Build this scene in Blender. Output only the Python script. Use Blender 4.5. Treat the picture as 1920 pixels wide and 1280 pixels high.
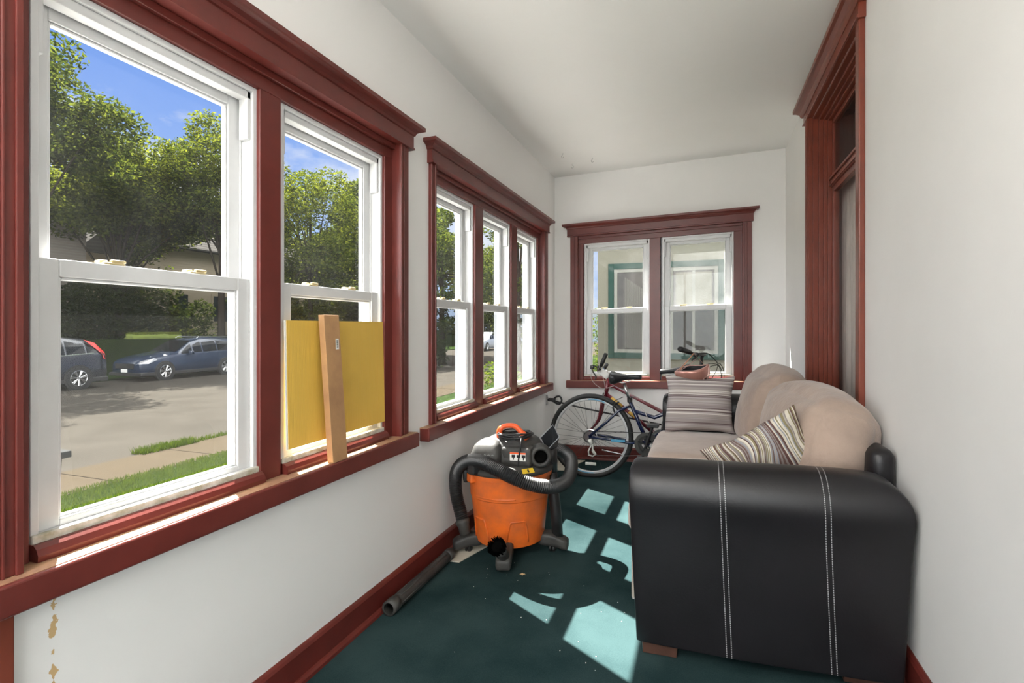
import bpy, bmesh, math, random
import numpy as np
from mathutils import Vector, Matrix, Euler, noise as mn
random.seed(7); np.random.seed(7)
PI = math.pi
for o in list(bpy.data.objects): bpy.data.objects.remove(o, do_unlink=True)
SC = bpy.context.scene; COL = SC.collection

# ------------------------------------------------------------------ camera, sky, sun, exposure
cam = bpy.data.cameras.new('camera'); cam.sensor_width = 36; cam.lens = 990/1920*36
cam.shift_y = -27/1920; cam.clip_start = .03; cam.clip_end = 400
co = bpy.data.objects.new('camera', cam); COL.objects.link(co)
co.location = (0, 0, 1.24); co.rotation_euler = (PI/2, 0, math.atan(358/990)); SC.camera = co
SC.view_settings.view_transform = 'Standard'; SC.view_settings.look = 'None'
SC.view_settings.gamma = 1; SC.view_settings.use_curve_mapping = False
SC.view_settings.exposure = 0.25

def nset(nd, **k):
    for a, v in k.items(): nd.inputs[a].default_value = v
w = bpy.data.worlds.new('sky'); SC.world = w; w.use_nodes = True
nt = w.node_tree; N = nt.nodes; L = nt.links; N.clear()
tc = N.new('ShaderNodeTexCoord'); sp = N.new('ShaderNodeSeparateXYZ'); L.new(tc.outputs['Generated'], sp.inputs[0])
cr = N.new('ShaderNodeValToRGB'); L.new(sp.outputs['Z'], cr.inputs[0])
e = cr.color_ramp.elements; e[0].position = 0; e[0].color = (.48, .60, .80, 1); e[1].position = .42; e[1].color = (.16, .31, .76, 1)
n1 = e = cr.color_ramp.elements.new(.18); n1.color = (.32, .47, .83, 1)
mp = N.new('ShaderNodeMapping'); L.new(tc.outputs['Generated'], mp.inputs[0]); mp.inputs['Scale'].default_value = (1, 1, 2.4)
mp.inputs['Location'].default_value = (.35, .1, .2)
nz = N.new('ShaderNodeTexNoise'); L.new(mp.outputs[0], nz.inputs[0]); nset(nz, Scale=3.2, Detail=9, Roughness=.62)
cm = N.new('ShaderNodeValToRGB'); L.new(nz.outputs[0], cm.inputs[0])
cm.color_ramp.elements[0].position = .46; cm.color_ramp.elements[1].position = .66
# unseen bright cloud added overhead and opposite the sun to light the room
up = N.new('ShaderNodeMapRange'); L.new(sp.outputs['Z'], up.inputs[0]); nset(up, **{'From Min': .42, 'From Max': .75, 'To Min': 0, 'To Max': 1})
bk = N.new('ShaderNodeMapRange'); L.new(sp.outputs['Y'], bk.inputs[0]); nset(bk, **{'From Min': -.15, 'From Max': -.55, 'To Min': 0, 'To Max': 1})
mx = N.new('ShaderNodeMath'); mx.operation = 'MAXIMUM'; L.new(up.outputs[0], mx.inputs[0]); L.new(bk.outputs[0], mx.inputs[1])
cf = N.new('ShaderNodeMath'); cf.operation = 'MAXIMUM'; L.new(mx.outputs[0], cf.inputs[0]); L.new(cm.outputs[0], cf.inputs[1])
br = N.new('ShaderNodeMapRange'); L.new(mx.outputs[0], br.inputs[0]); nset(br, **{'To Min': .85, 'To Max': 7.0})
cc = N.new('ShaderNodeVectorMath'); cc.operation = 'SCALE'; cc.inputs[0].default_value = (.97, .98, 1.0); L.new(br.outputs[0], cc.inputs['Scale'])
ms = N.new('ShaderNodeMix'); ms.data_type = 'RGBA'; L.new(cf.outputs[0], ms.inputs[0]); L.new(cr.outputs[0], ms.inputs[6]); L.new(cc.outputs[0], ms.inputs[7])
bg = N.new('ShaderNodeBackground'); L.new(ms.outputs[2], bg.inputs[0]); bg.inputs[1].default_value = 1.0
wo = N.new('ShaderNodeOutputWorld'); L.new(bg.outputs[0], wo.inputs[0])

sl = bpy.data.lights.new('sun', 'SUN'); sl.energy = 45; sl.angle = .009; sl.color = (1, .96, .9)
so = bpy.data.objects.new('sun', sl); COL.objects.link(so); so.location = (-30, 20, 50)
so.rotation_euler = Vector((1, -.65, -1.57)).to_track_quat('-Z', 'Y').to_euler()

# ------------------------------------------------------------------ helpers
SH = [0.0]
def SZ(x): return SH[0]*(x + 1.334)
def tag(o, label=None, cat=None, group=None, kind=None):
    if label: o['label'] = label
    if cat: o['category'] = cat
    if group: o['group'] = group
    if kind: o['kind'] = kind
    return o
def thing(name, loc=(0, 0, 0), label=None, cat=None, group=None, kind=None):
    o = bpy.data.objects.new(name, None); COL.objects.link(o); o.empty_display_size = .05
    o.location = (loc[0], loc[1], loc[2] + SZ(loc[0]))
    return tag(o, label, cat, group, kind)
def wloc(p):
    v = Vector((0, 0, 0))
    while p: v += p.location; p = p.parent
    return v
def fin(name, bm, mat, parent=None, smooth=False, bevel=0, label=None, seg=2, shear=True, sub=0):
    """bm is in world coordinates"""
    if shear and SH[0]:
        for v in bm.verts: v.co.z += SZ(v.co.x)
    if parent: off = wloc(parent)
    else:
        xs = [v.co for v in bm.verts]
        lo = Vector((min(c[i] for c in xs) for i in range(3))); hi = Vector((max(c[i] for c in xs) for i in range(3)))
        off = (lo + hi)/2; off.z = lo.z
    for v in bm.verts: v.co -= off
    bmesh.ops.recalc_face_normals(bm, faces=bm.faces)
    me = bpy.data.meshes.new(name); bm.to_mesh(me); bm.free()
    if smooth:
        for p in me.polygons: p.use_smooth = True
    o = bpy.data.objects.new(name, me); COL.objects.link(o)
    if parent: o.parent = parent
    else: o.location = off
    if mat:
        for m in (mat if isinstance(mat, (list, tuple)) else [mat]): me.materials.append(m)
    if bevel:
        b = o.modifiers.new('b', 'BEVEL'); b.width = bevel; b.segments = seg; b.limit_method = 'ANGLE'; b.angle_limit = .6
    if sub:
        s = o.modifiers.new('s', 'SUBSURF'); s.levels = sub; s.render_levels = sub
    if smooth and bevel:
        pass
    if label: o['label'] = label
    return o
def BM(): return bmesh.new()
def box(bm, x0, x1, y0, y1, z0, z1):
    vs = [bm.verts.new((x, y, z)) for x in (x0, x1) for y in (y0, y1) for z in (z0, z1)]
    for f in ((0,1,3,2),(4,6,7,5),(0,4,5,1),(2,3,7,6),(0,2,6,4),(1,5,7,3)): bm.faces.new([vs[i] for i in f])
    return vs
def boxo(name, mat, parent, *a, **k):
    bm = BM(); box(bm, *a); return fin(name, bm, mat, parent, **k)
def frames(pts, closed=False):
    pts = [Vector(p) for p in pts]; n = len(pts); T = []
    for i in range(n):
        if closed: t = pts[(i+1) % n] - pts[i-1]
        else: t = pts[min(i+1, n-1)] - pts[max(i-1, 0)]
        T.append(t.normalized() if t.length > 1e-9 else Vector((0, 0, 1)))
    a = Vector((0, 0, 1)) if abs(T[0].z) < .9 else Vector((1, 0, 0))
    U = (a - T[0]*a.dot(T[0])).normalized(); out = []
    for i in range(n):
        U = (U - T[i]*U.dot(T[i]))
        U = U.normalized() if U.length > 1e-6 else Vector((1, 0, 0))
        out.append((pts[i], T[i], U, T[i].cross(U)))
    return out
def tube(bm, pts, r, seg=10, closed=False, cap=True, flat=1.0):
    fr = frames(pts, closed); n = len(fr); R = r if isinstance(r, (list, tuple)) else [r]*n
    rings = []
    for i, (p, t, u, v) in enumerate(fr):
        rings.append([bm.verts.new(p + (u*math.cos(2*PI*k/seg)*flat + v*math.sin(2*PI*k/seg))*R[i]) for k in range(seg)])
    for i in range(n if closed else n-1):
        a, b = rings[i], rings[(i+1) % n]
        for k in range(seg): bm.faces.new((a[k], a[(k+1) % seg], b[(k+1) % seg], b[k]))
    if cap and not closed:
        bm.faces.new(rings[0][::-1]); bm.faces.new(rings[-1])
def smoothpts(pts, n=8, closed=False):
    """Catmull-Rom"""
    P = [Vector(p) for p in pts]; out = []; m = len(P)
    for i in range(m if closed else m-1):
        p0 = P[i-1] if (i > 0 or closed) else P[0]; p1 = P[i]; p2 = P[(i+1) % m]
        p3 = P[(i+2) % m] if (closed or i+2 < m) else P[-1]
        for k in range(n):
            t = k/n
            out.append(.5*((2*p1) + (p2-p0)*t + (2*p0-5*p1+4*p2-p3)*t*t + (3*p1-p0-3*p2+p3)*t**3))
    if not closed: out.append(P[-1])
    return out
def lathe(bm, prof, seg=24, c=(0, 0, 0), axis='z', cap=True, M=None, squash=1.0):
    rings = []
    for r, h in prof:
        ring = []
        for k in range(seg):
            a = 2*PI*k/seg; x, y = r*math.cos(a), r*math.sin(a)*squash
            p = {'z': (x, y, h), 'y': (x, h, y), 'x': (h, x, y)}[axis]
            p = Vector(p)
            if M: p = M @ p
            ring.append(bm.verts.new(p + Vector(c)))
        rings.append(ring)
    for a, b in zip(rings, rings[1:]):
        for k in range(seg): bm.faces.new((a[k], a[(k+1) % seg], b[(k+1) % seg], b[k]))
    if cap:
        if prof[0][0] > 1e-5: bm.faces.new(rings[0][::-1])
        if prof[-1][0] > 1e-5: bm.faces.new(rings[-1])
    return rings
def prism(bm, poly, f0, f1):
    """poly: 2D list; f0, f1 map (a,b)->3D for both ends"""
    A = [bm.verts.new(f0(*p)) for p in poly]; B = [bm.verts.new(f1(*p)) for p in poly]; n = len(poly)
    bm.faces.new(A[::-1]); bm.faces.new(B)
    for i in range(n): bm.faces.new((A[i], A[(i+1) % n], B[(i+1) % n], B[i]))
def rbox(bm, c, s, r, puff=(0, 0, 0), n=14, nz=0, ns=4, M=None, seed=0):
    """rounded, puffed box: half sizes s, corner radius r"""
    s = Vector(s); cache = {}
    def mk(p):
        key = tuple(round(x, 5) for x in p)
        if key in cache: return cache[key]
        q = Vector((p[i]*s[i] for i in range(3)))
        inn = Vector((max(-s[i]+r, min(s[i]-r, q[i])) for i in range(3)))
        d = q - inn
        if d.length > 1e-9: q = inn + d.normalized()*r*min(1, d.length/r) if d.length > r else inn + d
        k = [1-p[i]**2 for i in range(3)]
        q.x += puff[0]*p[0]*k[1]*k[2]; q.y += puff[1]*p[1]*k[0]*k[2]; q.z += puff[2]*p[2]*k[0]*k[1]
        if nz:
            nv = mn.noise_vector(Vector((q.x*ns+seed, q.y*ns, q.z*ns)))
            q += nv*nz
            q += mn.noise_vector(Vector((q.x*ns*3+seed, q.y*ns*2, q.z*ns*3)))*nz*.35
        if M: q = M @ q
        v = bm.verts.new(q + Vector(c)); cache[key] = v; return v
    for ax in range(3):
        for sg in (-1, 1):
            for i in range(n):
                for j in range(n):
                    def P(a, b):
                        t = [0, 0, 0]; t[ax] = sg
                        t[(ax+1) % 3] = math.sin((a/n-.5)*PI)*.15 + (a/n*2-1)*.85
                        t[(ax+2) % 3] = math.sin((b/n-.5)*PI)*.15 + (b/n*2-1)*.85
                        return mk(t)
                    f = [P(i, j), P(i+1, j), P(i+1, j+1), P(i, j+1)]
                    if sg < 0: f = f[::-1]
                    bm.faces.new(f)
# materials
def mat(name, col, rough=.5, metal=0, noise=None, bump=None, spec=None, coat=0, sheen=0, alpha=None, trans=0):
    """noise=(scale, amount, [col2]) colour mottling; bump=(scale, strength)"""
    m = bpy.data.materials.new(name); m.use_nodes = True; t = m.node_tree; b = t.nodes['Principled BSDF']
    b.inputs['Base Color'].default_value = (*col, 1); b.inputs['Roughness'].default_value = rough; b.inputs['Metallic'].default_value = metal
    if spec is not None: b.inputs['Specular IOR Level'].default_value = spec
    if coat: b.inputs['Coat Weight'].default_value = coat; b.inputs['Coat Roughness'].default_value = .15
    if sheen: b.inputs['Sheen Weight'].default_value = sheen; b.inputs['Sheen Roughness'].default_value = .5
    c = t.nodes.new('ShaderNodeTexCoord')
    if noise:
        n = t.nodes.new('ShaderNodeTexNoise'); t.links.new(c.outputs['Object'], n.inputs[0]); nset(n, Scale=noise[0], Detail=6, Roughness=.6)
        r = t.nodes.new('ShaderNodeValToRGB'); t.links.new(n.outputs[0], r.inputs[0])
        c2 = noise[2] if len(noise) > 2 else tuple(x*(1-noise[1]) for x in col)
        r.color_ramp.elements[0].position = .35; r.color_ramp.elements[0].color = (*c2, 1)
        r.color_ramp.elements[1].position = .65; r.color_ramp.elements[1].color = (*col, 1)
        t.links.new(r.outputs[0], b.inputs['Base Color'])
    if bump:
        n = t.nodes.new('ShaderNodeTexNoise'); t.links.new(c.outputs['Object'], n.inputs[0]); nset(n, Scale=bump[0], Detail=5, Roughness=.65)
        bp = t.nodes.new('ShaderNodeBump'); bp.inputs['Strength'].default_value = bump[1]; bp.inputs['Distance'].default_value = bump[2] if len(bump) > 2 else .01
        t.links.new(n.outputs[0], bp.inputs['Height']); t.links.new(bp.outputs[0], b.inputs['Normal'])
    return m
def nodes(m): return m.node_tree.nodes, m.node_tree.links, m.node_tree.nodes['Principled BSDF']
def glassmat(name, tint=(.96, .98, .97), haze=0.0):
    m = bpy.data.materials.new(name); m.use_nodes = True; t = m.node_tree; t.nodes.clear(); n = t.nodes; l = t.links
    tr = n.new('ShaderNodeBsdfTransparent'); tr.inputs[0].default_value = (*tint, 1)
    gl = n.new('ShaderNodeBsdfGlossy'); gl.inputs['Roughness'].default_value = .0
    lw = n.new('ShaderNodeLayerWeight'); lw.inputs[0].default_value = .5
    pw = n.new('ShaderNodeMath'); pw.operation = 'POWER'; pw.inputs[1].default_value = 5; l.new(lw.outputs['Facing'], pw.inputs[0])
    fr = n.new('ShaderNodeMath'); fr.operation = 'MULTIPLY_ADD'; fr.inputs[1].default_value = .6; fr.inputs[2].default_value = .024; l.new(pw.outputs[0], fr.inputs[0])
    mx = n.new('ShaderNodeMixShader'); l.new(fr.outputs[0], mx.inputs[0]); l.new(tr.outputs[0], mx.inputs[1]); l.new(gl.outputs[0], mx.inputs[2])
    out = n.new('ShaderNodeOutputMaterial'); last = mx
    if haze:
        df = n.new('ShaderNodeBsdfDiffuse'); df.inputs[0].default_value = (.7, .72, .72, 1)
        tl = n.new('ShaderNodeBsdfTranslucent'); tl.inputs[0].default_value = (.7, .72, .72, 1)
        ad = n.new('ShaderNodeMixShader'); l.new(df.outputs[0], ad.inputs[1]); l.new(tl.outputs[0], ad.inputs[2])
        c = n.new('ShaderNodeTexCoord'); nn = n.new('ShaderNodeTexNoise'); l.new(c.outputs['Object'], nn.inputs[0]); nset(nn, Scale=4, Detail=8, Roughness=.7)
        mr = n.new('ShaderNodeMapRange'); l.new(nn.outputs[0], mr.inputs[0]); nset(mr, **{'From Min': .3, 'From Max': .8, 'To Min': haze*.3, 'To Max': haze*1.8})
        m2 = n.new('ShaderNodeMixShader'); l.new(mr.outputs[0], m2.inputs[0]); l.new(mx.outputs[0], m2.inputs[1]); l.new(ad.outputs[0], m2.inputs[2]); last = m2
    l.new(last.outputs[0], out.inputs[0]); return m
def screenmat(name, op=.3, col=(.10, .10, .10)):
    m = bpy.data.materials.new(name); m.use_nodes = True; t = m.node_tree; t.nodes.clear(); n = t.nodes; l = t.links
    tr = n.new('ShaderNodeBsdfTransparent'); df = n.new('ShaderNodeBsdfDiffuse'); df.inputs[0].default_value = (*col, 1)
    mx = n.new('ShaderNodeMixShader'); mx.inputs[0].default_value = op; l.new(tr.outputs[0], mx.inputs[1]); l.new(df.outputs[0], mx.inputs[2])
    out = n.new('ShaderNodeOutputMaterial'); l.new(mx.outputs[0], out.inputs[0]); return m

M = {}
M['paint'] = mat('wall_paint', (.83, .82, .805), .55, noise=(1.3, .05), bump=(60, .08, .004))
M['ceil'] = mat('ceiling_paint', (.90, .895, .875), .6, noise=(1.0, .03))
M['red'] = mat('red_trim_paint', (.140, .025, .019), .34, noise=(7, .22), bump=(35, .12, .003))
M['redR'] = mat('red_brown_trim_paint', (.21, .045, .024), .30, noise=(7, .2), bump=(35, .1, .003))
M['vinyl'] = mat('white_vinyl', (.66, .665, .67), .35, noise=(9, .06))
M['oldwhite'] = mat('peeling_white_paint', (.66, .65, .60), .6, noise=(28, .4, (.36, .34, .24)), bump=(60, .4, .003))
M['tan'] = mat('worn_wood_ledge', (.42, .24, .13), .55, noise=(20, .3, (.30, .16, .10)), bump=(50, .2))
M['lock'] = mat('beige_lock', (.55, .45, .24), .4)
M['glass'] = glassmat('window_glass', (.97, .985, .975), .008)
M['foggy'] = glassmat('fogged_window_glass', (.90, .93, .90), .16)
M['screen'] = screenmat('insect_screen', .30, (.05, .05, .048))
M['blackpl'] = mat('black_plastic', (.022, .022, .023), .38, noise=(14, .3), bump=(80, .1, .002))
M['dustblack'] = mat('dusty_black_plastic', (.055, .053, .048), .55, noise=(10, .5, (.022, .022, .022)), bump=(70, .15, .002))
M['orange'] = mat('orange_plastic', (.86, .165, .018), .42, noise=(9, .22, (.60, .13, .03)), bump=(40, .05, .002))
M['redorange'] = mat('red_orange_plastic', (.85, .12, .03), .35)
M['steel'] = mat('brushed_steel', (.62, .62, .62), .28, 1, noise=(30, .2))
M['chrome'] = mat('chrome', (.8, .8, .8), .12, 1)
M['rubber'] = mat('tyre_rubber', (.018, .018, .018), .6, noise=(20, .3), bump=(120, .3, .002))
M['white'] = mat('white_plastic', (.8, .79, .75), .4)
M['wood'] = mat('raw_pine', (.50, .29, .13), .6, noise=(6, .35, (.36, .19, .09)), bump=(30, .15))
M['walnut'] = mat('brown_sofa_leg', (.085, .04, .028), .35, noise=(20, .3))

def striped(m, axis, scale, ramp, distort=0.0, dscale=2.0, rough=.9, bump=True):
    n, l, b = nodes(m); c = n.new('ShaderNodeTexCoord')
    src = c.outputs['Object']
    if distort:
        dn = n.new('ShaderNodeTexNoise'); l.new(src, dn.inputs[0]); nset(dn, Scale=dscale, Detail=1)
        sb = n.new('ShaderNodeVectorMath'); sb.operation = 'SUBTRACT'; l.new(dn.outputs['Color'], sb.inputs[0]); sb.inputs[1].default_value = (.5, .5, .5)
        sc = n.new('ShaderNodeVectorMath'); sc.operation = 'SCALE'; l.new(sb.outputs[0], sc.inputs[0]); sc.inputs['Scale'].default_value = distort
        ad = n.new('ShaderNodeVectorMath'); ad.operation = 'ADD'; l.new(src, ad.inputs[0]); l.new(sc.outputs[0], ad.inputs[1]); src = ad.outputs[0]
    s = n.new('ShaderNodeSeparateXYZ'); l.new(src, s.inputs[0])
    mu = n.new('ShaderNodeMath'); mu.operation = 'MULTIPLY'; mu.inputs[1].default_value = scale; l.new(s.outputs[axis], mu.inputs[0])
    fl = n.new('ShaderNodeMath'); fl.operation = 'FLOOR'; l.new(mu.outputs[0], fl.inputs[0])
    wn = n.new('ShaderNodeTexWhiteNoise'); wn.noise_dimensions = '1D'; l.new(fl.outputs[0], wn.inputs['W'])
    r = n.new('ShaderNodeValToRGB'); r.color_ramp.interpolation = 'CONSTANT'; l.new(wn.outputs['Value'], r.inputs[0])
    el = r.color_ramp.elements
    el[0].position = 0; el[0].color = (*ramp[0], 1); el[1].position = 1/len(ramp); el[1].color = (*ramp[1], 1)
    for i in range(2, len(ramp)):
        q = el.new(i/len(ramp)); q.color = (*ramp[i], 1)
    l.new(r.outputs[0], b.inputs['Base Color']); b.inputs['Roughness'].default_value = rough
    if bump:
        wv = n.new('ShaderNodeTexNoise'); nset(wv, Scale=300); l.new(c.outputs['Object'], wv.inputs[0])
        bp = n.new('ShaderNodeBump'); bp.inputs['Strength'].default_value = .3; bp.inputs['Distance'].default_value = .002; l.new(wv.outputs[0], bp.inputs['Height']); l.new(bp.outputs[0], b.inputs['Normal'])
    return m
M['stripe'] = striped(mat('striped_pillow_cloth', (.5, .5, .5)), 2, 200, [(.32, .28, .27), (.38, .34, .33), (.26, .22, .22), (.66, .62, .58), (.30, .26, .26), (.13, .09, .09), (.36, .32, .30), (.42, .38, .37)])
M['wavy'] = striped(mat('wavy_pillow_cloth', (.5, .5, .5)), 0, 260, [(.22, .19, .18), (.55, .50, .42), (.09, .04, .035), (.25, .26, .29), (.20, .17, .09), (.60, .55, .47), (.12, .07, .06), (.33, .29, .26)], distort=.16, dscale=5)

# ------------------------------------------------------------------ room shell
SH[0] = .028
A, B, C = -1.334, 4.89, .645          # left wall, end wall, right wall
H0, WT = 2.668, .16
YN = -1.35
def wallbox(name, T, u0, u1, z0, z1, holes, m, thick=WT):
    """one mesh: boxes around the openings (u0,u1,z0,z1)"""
    bm = BM(); cur = u0
    def bx(a, b, c, d):
        if b-a < 1e-4 or d-c < 1e-4: return
        n = 1
        pts = [T(a, 0, c), T(b, thick, d)]
        box(bm, *sorted((pts[0][0], pts[1][0])), *sorted((pts[0][1], pts[1][1])), pts[0][2], pts[1][2])
    for (a, b, c, d) in sorted(holes):
        bx(cur, a, z0, z1); bx(a, b, z0, c); bx(a, b, d, z1); cur = b
    bx(cur, u1, z0, z1)
    return tag(fin(name, bm, m, None), kind='structure')
TL = lambda u, d, z: (A-d, u, z)
TB = lambda u, d, z: (u, B+d, z)
TR = lambda u, d, z: (C+d, u, z)
TN = lambda u, d, z: (u, YN-d, z)

# painted left wall with its amber drip and scuffs
M['paintL'] = mat('left_wall_paint', (.72, .705, .665), .55, bump=(60, .08, .004))
n, l, b = nodes(M['paintL']); g = n.new('ShaderNodeNewGeometry'); s = n.new('ShaderNodeSeparateXYZ'); l.new(g.outputs['Position'], s.inputs[0])
nn = n.new('ShaderNodeTexNoise'); l.new(g.outputs['Position'], nn.inputs[0]); nset(nn, Scale=26, Detail=5, Roughness=.6)
n2 = n.new('ShaderNodeTexNoise'); l.new(g.outputs['Position'], n2.inputs[0]); nset(n2, Scale=7, Detail=9, Roughness=.8)
def math_(op, a, b_=None, c_=None):
    q = n.new('ShaderNodeMath'); q.operation = op
    for i, v in enumerate((a, b_, c_)):
        if v is None: continue
        if isinstance(v, (int, float)): q.inputs[i].default_value = v
        else: l.new(v, q.inputs[i])
    return q.outputs[0]
dy = math_('ABSOLUTE', math_('SUBTRACT', s.outputs['Y'], .744))
wid = math_('MULTIPLY', math_('SUBTRACT', nn.outputs[0], .46), .06)
inside = math_('LESS_THAN', dy, wid)
zin = math_('MULTIPLY', math_('LESS_THAN', s.outputs['Z'], .668), math_('GREATER_THAN', s.outputs['Z'], .30))
drip = math_('MULTIPLY', inside, zin)
scuff = math_('MULTIPLY', math_('GREATER_THAN', n2.outputs[0], .70), .35)
lowd = n.new('ShaderNodeMapRange'); l.new(s.outputs['Z'], lowd.inputs[0]); nset(lowd, **{'From Min': .1, 'From Max': .6, 'To Min': .10, 'To Max': 0})
m1 = n.new('ShaderNodeMix'); m1.data_type = 'RGBA'; m1.inputs[6].default_value = (.85, .84, .825, 1); m1.inputs[7].default_value = (.42, .42, .41, 1); l.new(scuff, m1.inputs[0])
m2 = n.new('ShaderNodeMix'); m2.data_type = 'RGBA'; l.new(m1.outputs[2], m2.inputs[6]); m2.inputs[7].default_value = (.55, .33, .09, 1); l.new(math_('MULTIPLY', drip, .85), m2.inputs[0])
l.new(m2.outputs[2], b.inputs['Base Color'])

WZ0, WZ1 = .735, 2.085
wallbox('wall_left', TL, YN-.2, B+.16, -.15, 2.70, [(.668, 2.126, .72, 2.095), (2.45, 4.485, .72, 2.095)], M['paintL'])
wallbox('wall_back', TB, A, C+.14, -.15, 2.70, [(-1.115, .33, .72, 2.095)], M['paint'])
wallbox('wall_right', TR, YN-.2, B, -.15, 2.70, [(2.655, 3.745, .42, 2.49)], M['paint'], thick=.14)
wallbox('wall_near', TN, A, C, -.15, 2.70, [(-1.15, .45, .35, 2.35)], M['paint'])
bm = BM(); box(bm, A-.45, C+.14, YN-.3, B+.3, H0, H0+.2); tag(fin('ceiling', bm, M['ceil']), kind='structure')

# carpet
M['carpet'] = mat('dark_teal_carpet', (.012, .04, .045), .95, bump=(500, .5, .006), spec=.02)
n, l, b = nodes(M['carpet']); c = n.new('ShaderNodeTexCoord')
a1 = n.new('ShaderNodeTexNoise'); l.new(c.outputs['Object'], a1.inputs[0]); nset(a1, Scale=320, Detail=3, Roughness=.8)
a2 = n.new('ShaderNodeTexNoise'); l.new(c.outputs['Object'], a2.inputs[0]); nset(a2, Scale=3, Detail=5)
mm = n.new('ShaderNodeMath'); mm.operation = 'MULTIPLY_ADD'; l.new(a1.outputs[0], mm.inputs[0]); mm.inputs[1].default_value = .7; l.new(a2.outputs[0], mm.inputs[2])
r = n.new('ShaderNodeValToRGB'); l.new(mm.outputs[0], r.inputs[0]); r.color_ramp.elements[0].position = .62; r.color_ramp.elements[0].color = (.012, .028, .030, 1); r.color_ramp.elements[1].position = 1.05; r.color_ramp.elements[1].color = (.034, .062, .064, 1)
l.new(r.outputs[0], b.inputs['Base Color'])
bm = BM(); box(bm, A-.1, C+.1, YN-.1, B+.1, -.12, 0); tag(fin('floor', bm, M['carpet']), kind='structure')
for i, (x0, y0, x1, y1) in enumerate([(-.84, 2.99, .30, 2.62), ]):
    pass

# baseboards
def baseboard(name, T, u0, u1):
    root = thing(name, (*T(u0, 0, 0)[:2], 0), kind='structure')
    prof = [(0, 0), (-.016, 0), (-.016, .105), (-.011, .115), (-.004, .122), (0, .122)]
    bm = BM(); prism(bm, prof, lambda d, z: T(u0, d, z), lambda d, z: T(u1, d, z)); fin('board', bm, M['red'], root)
    prof = [(-.016, 0), (-.033, 0), (-.031, .012), (-.024, .02), (-.016, .022)]
    bm = BM(); prism(bm, prof, lambda d, z: T(u0, d, z), lambda d, z: T(u1, d, z)); fin('shoe_moulding', bm, M['red'], root)
baseboard('baseboard_left', TL, .67, B)
baseboard('baseboard_back', TB, A+.033, C-.033)
baseboard('baseboard_right', TR, YN, B)
tag(boxo('trim_1', M['redR'], None, A, A+.022, .50, .664, 0, .664, bevel=.003), kind='structure')
bm = BM(); box(bm, A, A+.02, .13, .50, .0, .12); tag(fin('trim_2', bm, M['red']), kind='structure')

# ------------------------------------------------------------------ sash windows
def TBX(bm, T, u0, u1, d0, d1, z0, z1):
    p, q = T(u0, d0, z0), T(u1, d1, z1)
    box(bm, *sorted((p[0], q[0])), *sorted((p[1], q[1])), z0, z1)
def bar(name, m, par, T, u0, u1, d0, d1, z0, z1, **k):
    bm = BM(); TBX(bm, T, u0, u1, d0, d1, z0, z1); return fin(name, bm, m, par, **k)
def ring(bm, T, u0, u1, z0, z1, wd, d0, d1, wt=None, wb=None):
    wt = wd if wt is None else wt; wb = wd if wb is None else wb
    TBX(bm, T, u0, u0+wd, d0, d1, z0, z1); TBX(bm, T, u1-wd, u1, d0, d1, z0, z1)
    TBX(bm, T, u0+wd, u1-wd, d0, d1, z0, z0+wb); TBX(bm, T, u0+wd, u1-wd, d0, d1, z1-wt, z1)
def pane(par, T, u0, u1, d, z0, z1, m=None):
    bm = BM(); bm.faces.new([bm.verts.new(T(*q)) for q in ((u0, d, z0), (u1, d, z0), (u1, d, z1), (u0, d, z1))]); return fin('pane', bm, m or M['glass'], par, label='fogged pane' if m else None)
def sash_unit(root, T, u0, u1, z0=.772, z1=2.018, screen=True, fog=''):
    zm = 1.397
    # outer vinyl frame with stepped jamb liner
    bm = BM(); ring(bm, T, u0, u1, z0, z1, .016, .036, .135)
    TBX(bm, T, u0+.016, u0+.021, .088, .093, zm, z1-.016); TBX(bm, T, u1-.021, u1-.016, .084, .092, zm, z1-.016)
    TBX(bm, T, u1-.03, u1-.016, .046, .082, z1-.17, z1-.016); TBX(bm, T, u0+.016, u0+.03, .046, .082, z1-.17, z1-.016)
    TBX(bm, T, u0+.016, u1-.016, .046, .082, z1-.04, z1-.016)
    fr = fin('window_frame', bm, M['vinyl'], root, bevel=.002)
    bm = BM(); TBX(bm, T, u0-.002, u1+.002, .026, .050, z0-.006, z0+.016)
    fin('frame_sill', bm, M['oldwhite'], fr, bevel=.004)
    # lower sash, inner track
    a, b_ = u0+.017, u1-.017
    bm = BM(); ring(bm, T, a, b_, z0+.014, zm, .046, .050, .080, wt=.040, wb=.018)
    ring(bm, T, a+.046, b_-.046, z0+.030, zm-.040, .007, .056, .076)
    ls = fin('lower_sash', bm, M['vinyl'], root, bevel=.003)
    pane(ls, T, a+.05, b_-.05, .065, z0+.036, zm-.044, M['foggy'] if fog == 'low' else None)
    # upper sash, outer track
    bm = BM(); ring(bm, T, a, b_, zm-.042, z1-.022, .046, .090, .118, wt=.042, wb=.04)
    ring(bm, T, a+.046, b_-.046, zm-.002, z1-.064, .007, .095, .114)
    us = fin('upper_sash', bm, M['vinyl'], root, bevel=.003)
    pane(us, T, a+.05, b_-.05, .104, zm+.002, z1-.068, M['foggy'] if fog == 'up' else None)
    for f in (.30, .70):
        uc = a + (b_-a)*f
        bm = BM(); TBX(bm, T, uc-.032, uc+.022, .054, .078, zm, zm+.006); TBX(bm, T, uc-.010, uc+.026, .058, .070, zm+.006, zm+.014)
        TBX(bm, T, uc-.034, uc-.012, .066, .088, zm+.004, zm+.012)
        fin('sash_lock', bm, M['lock'], ls, bevel=.003)
    if screen:
        bm = BM(); p = [T(a+.01, .126, z0+.03), T(b_-.01, .126, z0+.03), T(b_-.01, .126, zm), T(a+.01, .126, zm)]
        bm.faces.new([bm.verts.new(q) for q in p]); fin('insect_screen', bm, M['screen'], fr)
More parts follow.
